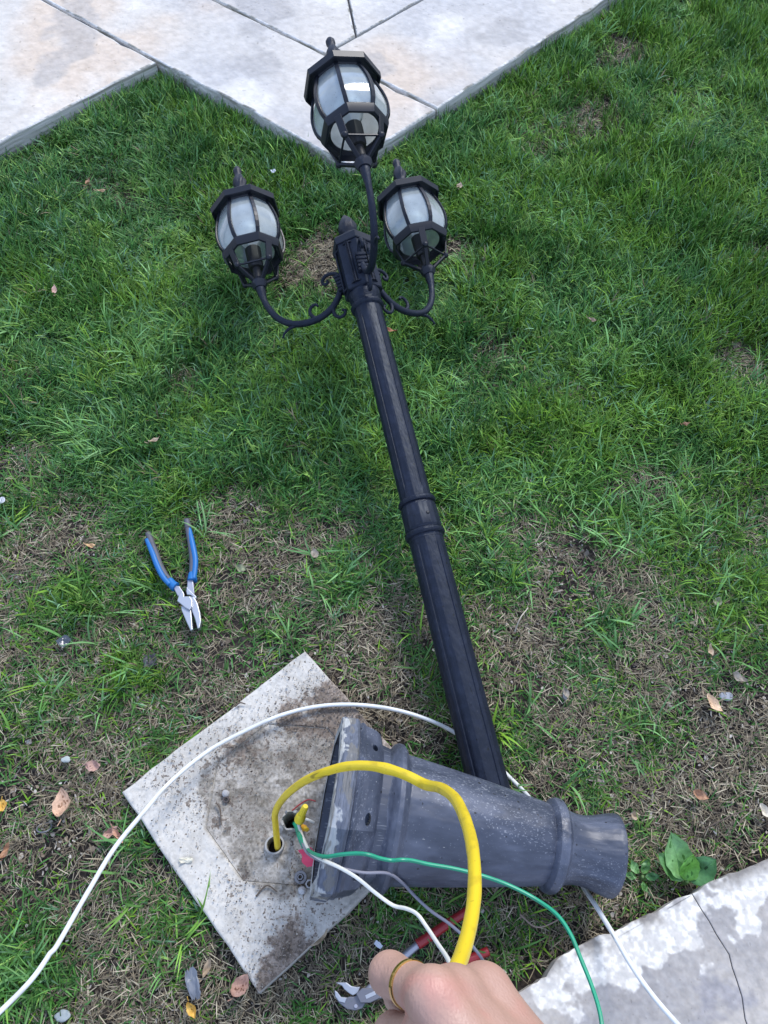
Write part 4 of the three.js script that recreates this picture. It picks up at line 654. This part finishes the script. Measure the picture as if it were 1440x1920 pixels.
// bark and leaf crumbs
const flakes = []; for (let i = 0; i < 9; i++) {
  const r = rng(500 + i), s = new THREE.Shape(), n = 5 + Math.floor(r() * 5), asp = [1, 0.75, 0.5, 0.35, 0.22, 0.16, 0.6, 0.12, 0.4][i], L = [0.0045, 0.006, 0.007, 0.008, 0.009, 0.010, 0.003, 0.013, 0.0055][i];
  for (let k = 0; k < n; k++) { const a = (k + 0.5 * (r() - 0.5)) / n * 6.283, q = 0.55 + 0.6 * r(), px = L * q * Math.cos(a), py = L * asp * q * Math.sin(a); k ? s.lineTo(px, py) : s.moveTo(px, py); }
  const g = new THREE.ExtrudeGeometry(s, { depth: 0.0010, bevelEnabled: false }); g.rotateX(-Math.PI / 2); const p = g.attributes.position, cu = (r() - 0.3) * 60, tw = (r() - 0.5) * 0.8; for (let k = 0; k < p.count; k++) p.setY(k, p.getY(k) + cu * p.getX(k) ** 2 + tw * p.getX(k) * p.getZ(k) * 100 + 0.001); g.computeVertexNormals(); flakes.push(g);
}
const clods = []; for (let i = 0; i < 4; i++) { const g = new THREE.IcosahedronGeometry(0.005, 1), p = g.attributes.position; for (let k = 0; k < p.count; k++) { const x = p.getX(k), y = p.getY(k), z = p.getZ(k), f = 0.6 + 0.8 * vnoise(x * 300 + i * 7, z * 300 + y * 200, 510); p.setXYZ(k, x * f, y * f * 0.7, z * f); } g.computeVertexNormals(); clods.push(g); }
const barks = [[0.14, 0.104, 0.070], [0.20, 0.155, 0.105], [0.08, 0.060, 0.045], [0.25, 0.210, 0.165], [0.35, 0.305, 0.25], [0.46, 0.42, 0.36]];
scatter('bark_litter', flakes, strawMat, ['small bark chips and leaf crumbs on the bare soil', 'litter', 'chips'], 26000, 14, (x, z, R) => {
  const c = cover01(x, z); const dens = z < -1.3 ? 0.6 * gauss(worn, x, z) : 0.08 + 0.8 * (1 - c) * sstep(0.3, 0.6, fbm(x * 6 + 20, z * 6, 3, 331));
  if (R() > dens || blocked(x, z)) return null; if (headroom(x, z) < 0.005) return null;
  const s = barks[Math.floor(Math.pow(R(), 2.2) * 6)], b = 0.6 + 0.7 * R(); cv.setRGB(s[0] * b, s[1] * b, s[2] * b);
  return { rot: R() * 6.283, ta: R() * 6.28, tilt: 0.6 * R(), sx: 0.35 + 0.5 * R() + (R() > 0.94 ? 0.9 * R() : 0), sy: 1, y: groundY(x, z) + 0.004 * R(), c: cv.clone() };
});
scatter('soil_clods', clods, mat({ color: 0xffffff, roughness: 1 }), ['loose dark clods of soil between the grass', 'soil', 'clods'], 12000, 16, (x, z, R) => {
  if (z < -1.3 || R() > 0.05 + (1 - cover01(x, z)) || blocked(x, z) || headroom(x, z) < 0.006) return null;
  const b = 0.5 + 0.9 * R(); cv.setRGB(0.042 * b, 0.033 * b, 0.026 * b); const q = 0.3 + 1.1 * R() * R();
  return { rot: R() * 6.283, ta: 0, tilt: 0.6 * R(), sx: q, sy: q, y: groundY(x, z), c: cv.clone() };
});
// crumbs of soil and mulch scattered on the footing
const padDirt = [[-0.10, -0.50, .075, 1], [-0.02, -0.49, .055, 1], [-0.17, -0.475, .055, .8], [-0.145, -0.115, .055, 1], [-0.175, -0.075, .045, .9], [-0.27, -0.42, .06, .55], [-0.375, -0.375, .045, .5], [-0.335, -0.33, .045, .4], [-0.24, -0.20, .035, .6], [-0.13, -0.19, .045, .6]];
scatter('footing_dirt', flakes, strawMat, ['dark crumbs of soil and bark scattered over the footing', 'dirt', 'crumbs'], 3000, 15, (x, z, R) => {
  if (!inside(x, z, padPts)) return null;
  if (R() > 0.02 + gauss(padDirt, x, z) * 0.9) return null;
  const s = barks[Math.floor(R() * 5)], b = 0.8 + 0.5 * R(), q = 0.10 + 0.28 * R() * R(); cv.setRGB(s[0] * b, s[1] * b, s[2] * b);
  return { rot: R() * 6.283, ta: R() * 6.28, tilt: 0.5 * R(), sx: q, sy: 0.8 + R(), y: PT + 0.0008 - (Math.hypot(x - footC[0], z - footC[1]) < 0.13 ? 0.003 : 0), c: cv.clone() };
}, [-0.47, 0.13, -0.63, -0.03]);

// ---------------------------------------------------------------- fallen leaves and scraps, one by one
function leafGeo(len, wid, curlX, curlY, seed, tip = 1) {
  const nu = 8, nv = 14, pos = [], idx = [], uv = []; const r = rng(seed), ph = r() * 6;
  for (let j = 0; j <= nv; j++) for (let i = 0; i <= nu; i++) { const v = j / nv, u = i / nu * 2 - 1; const w = Math.pow(Math.sin(Math.PI * Math.pow(clamp(v, 0.004, 0.996), 0.85)), 0.75) * wid * 0.5 * (1 + 0.06 * Math.sin(v * 24 + ph)); const x = u * w, z = (v - 0.5) * len; pos.push(x, curlX * u * u * w + curlY * (v - 0.5) ** 2 * len + 0.002 * Math.sin(v * 9 + ph + u * 2) - (Math.abs(u) < 0.13 ? 0.0006 : 0), z); uv.push(u * 0.5 + 0.5, v); if (i < nu && j < nv) { const q = j * (nu + 1) + i; idx.push(q, q + nu + 1, q + 1, q + 1, q + nu + 1, q + nu + 2); } }
  const g = new THREE.BufferGeometry(); g.setAttribute('position', new THREE.Float32BufferAttribute(pos, 3)); g.setAttribute('uv', new THREE.Float32BufferAttribute(uv, 2)); g.setIndex(idx); g.computeVertexNormals(); return g;
}
function stalk(len, l2) { return sweep([[0, 0, -len / 2], [0.001, 0.002, -len / 2 - l2 * 0.5], [0.003, 0.005, -len / 2 - l2]], 0.0008, { seg: 6, rad: 5 }); }
const leafTones = {};
function leafMat(c, seed) { const key = c.join(); return leafTones[key] ||= mat({ map: tex(128, 128, (u, v) => { const n = fbm(u * 9 + seed, v * 14, 4, 340), vein = Math.abs(u - 0.5) < 0.02 || Math.abs(((v * 9 - Math.abs(u - 0.5) * 5) % 1 + 1) % 1) < 0.07 ? -0.05 : 0, sp = fbm(u * 7, v * 7 + seed, 2, 341) > 0.76 ? -0.22 : 0; return c.map(q => q * (0.82 + 0.36 * n) + vein + sp); }), roughness: 0.62, side: THREE.DoubleSide }); }
const tan = [0.74, 0.60, 0.49], paleTan = [0.68, 0.60, 0.50], pink = [0.68, 0.54, 0.48], brown = [0.52, 0.38, 0.28], yellow = [0.80, 0.63, 0.28], greyLeaf = [0.58, 0.54, 0.48];
[
  [[-0.554, 0.022, -0.330], 0.052, 0.030, 0.35, 3.3, tan, 'large tan fallen leaf with two dark spots left of the footing'],
  [[-0.221, 0.026, -0.057], 0.036, 0.026, 0.3, 2.6, [0.62, 0.48, 0.41], 'round reddish brown leaf at the near corner of the footing'],
  [[0.603, 0.022, -0.508], 0.042, 0.020, 0.5, 0.75, [0.80, 0.68, 0.55], 'bright tan leaf on the worn lawn right of the post'],
  [[-0.513, 0.018, -0.396], 0.028, 0.019, 0.4, 1.5, pink, 'small pinkish leaf above the large tan leaf'],
  [[-0.465, 0.016, -0.285], 0.032, 0.013, 0.6, 2.3, pink, 'folded pink leaf lying by the white cable and footing edge'],
  [[-0.450, 0.018, -0.280], 0.030, 0.009, 0.8, 0.7, [0.76, 0.58, 0.48], 'narrow pink leaf crossing the folded pink leaf'],
  [[-0.659, 0.016, -0.327], 0.022, 0.018, 0.4, 0.4, yellow, 'yellow leaf cut by the photo edge left of the large tan leaf'],
  [[-0.294, 0.018, -0.027], 0.026, 0.014, 0.7, 0.5, yellow, 'crumpled yellow leaf near the bottom below the grey foil scrap'],
  [[-0.635, 0.016, -0.255], 0.026, 0.012, 0.5, 2.9, [0.60, 0.44, 0.32], 'orange brown leaf with stalk below the yellow leaf'],
  [[-0.815, 0.050, -1.552], 0.030, 0.013, 0.5, 3.4, [0.74, 0.60, 0.55], 'pale pink leaf in the green grass left of the lanterns'],
  [[-0.815, 0.045, -1.980], 0.026, 0.011, 0.5, 2.9, [0.66, 0.50, 0.38], 'small upright brown leaf near the walkway inner corner'],
  [[-0.768, 0.045, -1.943], 0.034, 0.008, 0.4, 1.5, [0.70, 0.58, 0.44], 'long thin tan leaf beside the small upright leaf'],
  [[-0.504, 0.040, -1.097], 0.028, 0.010, 0.4, 2.2, paleTan, 'narrow tan leaf in the grass above the blue pliers'],
  [[-0.600, 0.020, -0.843], 0.024, 0.009, 0.4, 1.4, [0.76, 0.62, 0.45], 'slim tan leaf on the worn grass left of the blue pliers'],
  [[-0.141, 0.020, -0.822], 0.022, 0.017, 0.4, 0.4, greyLeaf, 'grey leaf between the blue pliers and the post'],
  [[-0.289, 0.018, -0.791], 0.024, 0.015, 0.3, 1.3, [0.50, 0.52, 0.40], 'dull greenish leaf right of the blue pliers'],
  [[0.497, 0.045, -1.957], 0.0, 0, 0, 0, null, ''],
  [[0.208, 0.045, -1.961], 0.026, 0.017, 0.4, 3.0, [0.66, 0.58, 0.50], 'pale leaf standing in the grass beside the right lantern'],
  [[0.017, 0.040, -1.427], 0.030, 0.009, 0.4, 1.4, [0.62, 0.42, 0.30], 'brown leaf in the grass under the right arm'],
  [[0.339, 0.016, -0.530], 0.022, 0.011, 0.3, 0.3, greyLeaf, 'small grey leaf lying on straw right of the lower post'],
  [[0.657, 0.020, -0.714], 0.024, 0.017, 0.4, 2.4, [0.52, 0.52, 0.42], 'drab green leaf above the bright tan leaf'],
  [[0.622, 0.020, -0.613], 0.028, 0.010, 0.5, 3.0, paleTan, 'upright pale leaf close above the bright tan leaf'],
  [[0.664, 0.018, -0.558], 0.030, 0.018, 0.5, 1.0, greyLeaf, 'crumpled grey leaf near the right photo edge'],
  [[0.548, 0.016, -0.347], 0.030, 0.016, 0.7, 1.2, [0.66, 0.50, 0.38], 'curled tan leaf above the broad-leaved weed'],
  [[0.654, 0.016, -0.320], 0.028, 0.016, 0.6, 0.6, [0.78, 0.74, 0.66], 'whitish curled leaf at the right edge above the paving'],
  [[0.431, 0.014, -0.312], 0.018, 0.013, 0.4, 1.9, paleTan, 'small pale leaf beside the open end of the cover'],
  [[-0.301, 0.014, -0.219], 0.038, 0.009, 0.5, 2.6, [0.50, 0.42, 0.32], 'dry strip of leaf along the lower left footing edge'],
  [[-0.277, 0.016, -0.085], 0.032, 0.010, 0.4, 2.8, [0.60, 0.52, 0.42], 'upright beige leaf between the footing and the foil scrap'],
  [[-0.102, 0.016, -0.126], 0.036, 0.014, 0.4, 2.3, [0.62, 0.55, 0.45], 'beige leaf under the lower right footing edge'],
  [[0.502, 0.050, -1.452], 0.022, 0.010, 0.4, 1.2, [0.58, 0.50, 0.42], 'lone dull leaf in the thick grass right of the post'],
  [[0.666, 0.050, -1.135], 0.020, 0.009, 0.4, 2.0, [0.56, 0.42, 0.32], 'tiny brown leaf in the thick grass on the right'],
].forEach(([p, l, w, cx, rot, c, label], i) => {
  if (!c) return;
  const g = [leafGeo(l, w, cx, 0.9, 600 + i), stalk(l, l * 0.25)]; const m = merge(g); m.rotateX((hash(i, 3, 1) - 0.5) * 0.5); m.rotateZ((hash(i, 4, 1) - 0.5) * 0.5); m.rotateY(rot); m.translate(p[0], p[1], p[2]);
  one('fallen_leaf', m, leafMat(c, i), label, 'leaf', 'leaves fallen on the lawn');
});
{
  const crumple = (n, seed, s, m, p, name, label, cat) => { const g = new THREE.IcosahedronGeometry(s, 3), q = g.attributes.position; for (let i = 0; i < q.count; i++) { const v = V(q.getX(i), q.getY(i), q.getZ(i)), f = 0.6 + 0.8 * fbm(v.x / s * 1.6 + seed, v.z / s * 1.6 + v.y / s, 3, 350 + seed); v.multiplyScalar(f); q.setXYZ(i, v.x * n[0], v.y * n[1], v.z * n[2]); } const gg = toCreasedNormals(g, 0.3); gg.translate(...p); return one(name, gg, m, label, cat); };
  // a thin torn, crinkled sheet
  const sheet = (w, l, seed, m, p, turn, name, label, cat) => {
    const n = 10, pos = [], idx = [], r = rng(seed), jag = Array.from({ length: n + 1 }, () => [r(), r()]);
    for (let j = 0; j <= n; j++) for (let i = 0; i <= n; i++) { const v = j / n, L = -0.5 + 0.35 * jag[j][0] * Math.abs(v - 0.4), R = 0.5 - 0.4 * jag[j][1] * Math.abs(v - 0.5), u = L + (R - L) * i / n; const x = u * w, z = (v - 0.5) * l * (0.85 + 0.3 * vnoise(i * 0.8, seed, 3)); pos.push(x, 0.35 * w * (fbm(u * 3 + seed, v * 4, 3, seed) - 0.35) + 0.25 * w * Math.abs(u), z); if (i < n && j < n) { const q = j * (n + 1) + i; idx.push(q, q + n + 1, q + 1, q + 1, q + n + 1, q + n + 2); } }
    let g = new THREE.BufferGeometry(); g.setAttribute('position', new THREE.Float32BufferAttribute(pos, 3)); g.setAttribute('uv', new THREE.Float32BufferAttribute(pos.filter((_, k) => k % 3 !== 1), 2)); g.setIndex(idx); g.computeVertexNormals(); g = toCreasedNormals(g, 0.35); g.rotateY(turn); g.translate(...p); m.side = THREE.DoubleSide; return one(name, g, m, label, cat);
  };
  sheet(0.020, 0.042, 31, mat({ color: rgb(0.13, 0.145, 0.17), roughness: 0.5, metalness: 0.2 }), [-0.297, 0.016, -0.061], 0.35, 'foil_scrap', 'crumpled grey blue foil scrap left of the footing corner', 'scrap');
  sheet(0.024, 0.022, 32, mat({ color: rgb(0.05, 0.06, 0.075), roughness: 0.22 }), [-0.615, 0.016, -0.634], 0.8, 'plastic_scrap', 'shiny dark plastic scrap in the grass left of the pliers', 'scrap');
  sheet(0.026, 0.024, 33, mat({ color: rgb(0.045, 0.042, 0.045), roughness: 0.5 }), [-0.445, 0.010, -0.596], 0.2, 'plastic_scrap', 'dull black scrap on bare soil below the pliers', 'scrap');
  sheet(0.014, 0.013, 34, mat({ color: rgb(0.55, 0.58, 0.64), roughness: 0.5 }), [-0.309, 0.045, -2.029], 0.5, 'paper_scrap', 'white paper bit in the grass before the walkway', 'scrap');
  sheet(0.020, 0.016, 35, mat({ color: rgb(0.55, 0.55, 0.57), roughness: 0.6 }), [-0.813, 0.020, -0.952], 0.4, 'paper_scrap', 'white scrap cut by the left photo edge', 'scrap');
  sheet(0.008, 0.014, 36, mat({ color: rgb(0.52, 0.54, 0.58), roughness: 0.5 }), [-0.009, 0.018, -0.115], 0.9, 'paper_scrap', 'tiny white scrap between the footing and the red-handled pliers', 'scrap');
  sheet(0.024, 0.009, 37, mat({ color: rgb(0.62, 0.58, 0.46), roughness: 0.8 }), [-0.328, 0.026, -0.239], 0.1, 'paper_scrap', 'faint yellowish flake on the white painted footing', 'scrap');
  crumple([1.3, 0.32, 0.8], 9, 0.010, mat({ color: rgb(0.30, 0.31, 0.33), roughness: 0.8 }), [0.637, 0.010, -0.526], 'pebble', 'flat grey pebble next to the bright tan leaf', 'stone');
  crumple([1.2, 0.4, 0.8], 10, 0.007, mat({ color: rgb(0.36, 0.39, 0.36), roughness: 0.8 }), [-0.568, 0.010, -0.410], 'pebble', 'small pale green pebble up from the small pinkish leaf', 'stone');
  crumple([1.3, 0.4, 0.9], 11, 0.009, mat({ color: rgb(0.30, 0.33, 0.32), roughness: 0.8 }), [-0.494, 0.010, -0.018], 'pebble', 'pale grey pebble at the bottom left on dark soil', 'stone');
  crumple([0.6, 0.4, 1.3], 12, 0.007, mat({ color: rgb(0.34, 0.32, 0.29), roughness: 0.8 }), [0.337, 0.010, -0.530], 'pebble', 'little whitish pebble by the small grey leaf', 'stone');
  const tg = new THREE.TorusGeometry(0.012, 0.0014, 8, 32); tg.rotateX(Math.PI / 2 - 0.7); tg.translate(...[-0.584, 0.004, -0.295]); one('metal_ring', tg, steelDark, 'half buried metal ring beside the large tan leaf', 'ring');
  const tw = mat({ color: rgb(0.10, 0.075, 0.055), roughness: 0.9 });
  [[[[0.254, 0.010, -0.656], [0.263, 0.030, -0.675], [0.283, 0.020, -0.703]], 'pale forked straw stalk right of the lower post', mat({ color: rgb(0.45, 0.39, 0.30), roughness: 0.8 })], [[[0.547, 0.012, -0.291], [0.594, 0.020, -0.311], [0.639, 0.020, -0.327]], 'thin grey twig above the broad-leaved weed', tw], [[[0.221, 0.012, -0.159], [0.244, 0.020, -0.140], [0.275, 0.018, -0.148], [0.296, 0.016, -0.161]], 'bent thin twig in the shade below the base cover', mat({ color: rgb(0.30, 0.22, 0.17), roughness: 0.9 })], [[[-0.288, 0.029, -0.331], [-0.281, 0.029, -0.322], [-0.276, 0.027, -0.296]], 'little dark twig on the footing left of the print', tw], [[[-0.208, 0.028, -0.184], [-0.191, 0.030, -0.200], [-0.174, 0.028, -0.191]], 'small brown twig on the footing below the conduits', tw], [[[-0.272, 0.030, -0.500], [-0.263, 0.031, -0.507], [-0.253, 0.030, -0.505]], 'tiny dark twig near the upper left footing edge', tw]].forEach(([pts, label, m]) => one('twig', sweep(pts, t => 0.0016 - 0.0006 * t, { seg: 16, rad: 6 }), m, label, 'twig'));
}
// broad-leaved weeds by the paving
function weed(label, pos, leaves) {
  const t = thing('weed_plant', label, 'plant', pos);
  leaves.forEach(([len, wid, az, lift, tone], i) => {
    const g = leafGeo(len, wid, 0.35, 0.3, 700 + i + Math.round(pos[0] * 1000)); g.translate(0, 0, len / 2 + 0.008); g.rotateX(-lift); g.rotateY(az);
    const m = new THREE.MeshPhysicalMaterial({ map: leafMat(tone, i + 3).map, roughness: 0.45, side: THREE.DoubleSide, transmission: 0.2, thickness: 0 });
    const st = stalk(0, 0.012); part('leaf', g, m, t);
  });
  part('stem', sweep([[0, -0.01, 0], [0.002, 0.004, 0.001], [0.001, 0.012, 0]], 0.003, { seg: 6, rad: 6 }), mat({ color: rgb(0.10, 0.18, 0.05), roughness: 0.6 }), t);
}
const g1 = [0.50, 0.68, 0.42], g2 = [0.46, 0.70, 0.28], g3 = [0.32, 0.52, 0.30], g4 = [0.37, 0.55, 0.30];
weed('broad-leaved green weed growing against the paving edge', [0.498, 0.010, -0.207], [[0.082, 0.048, 3.50, 0.55, g1], [0.056, 0.032, 3.0, 0.95, g2], [0.058, 0.046, 2.15, 0.55, g3], [0.064, 0.034, 4.0, 0.5, g4]]);
weed('small sprawling weed between the cover end and the larger weed', [0.426, 0.008, -0.215], [[0.026, 0.014, 2.6, 0.4, g4], [0.024, 0.014, 3.7, 0.4, g1], [0.022, 0.012, 4.6, 0.3, g4], [0.024, 0.013, 1.6, 0.3, g3], [0.018, 0.010, 0.2, 0.3, g4]]);

// ---------------------------------------------------------------- draw
renderer.render(scene, camera);
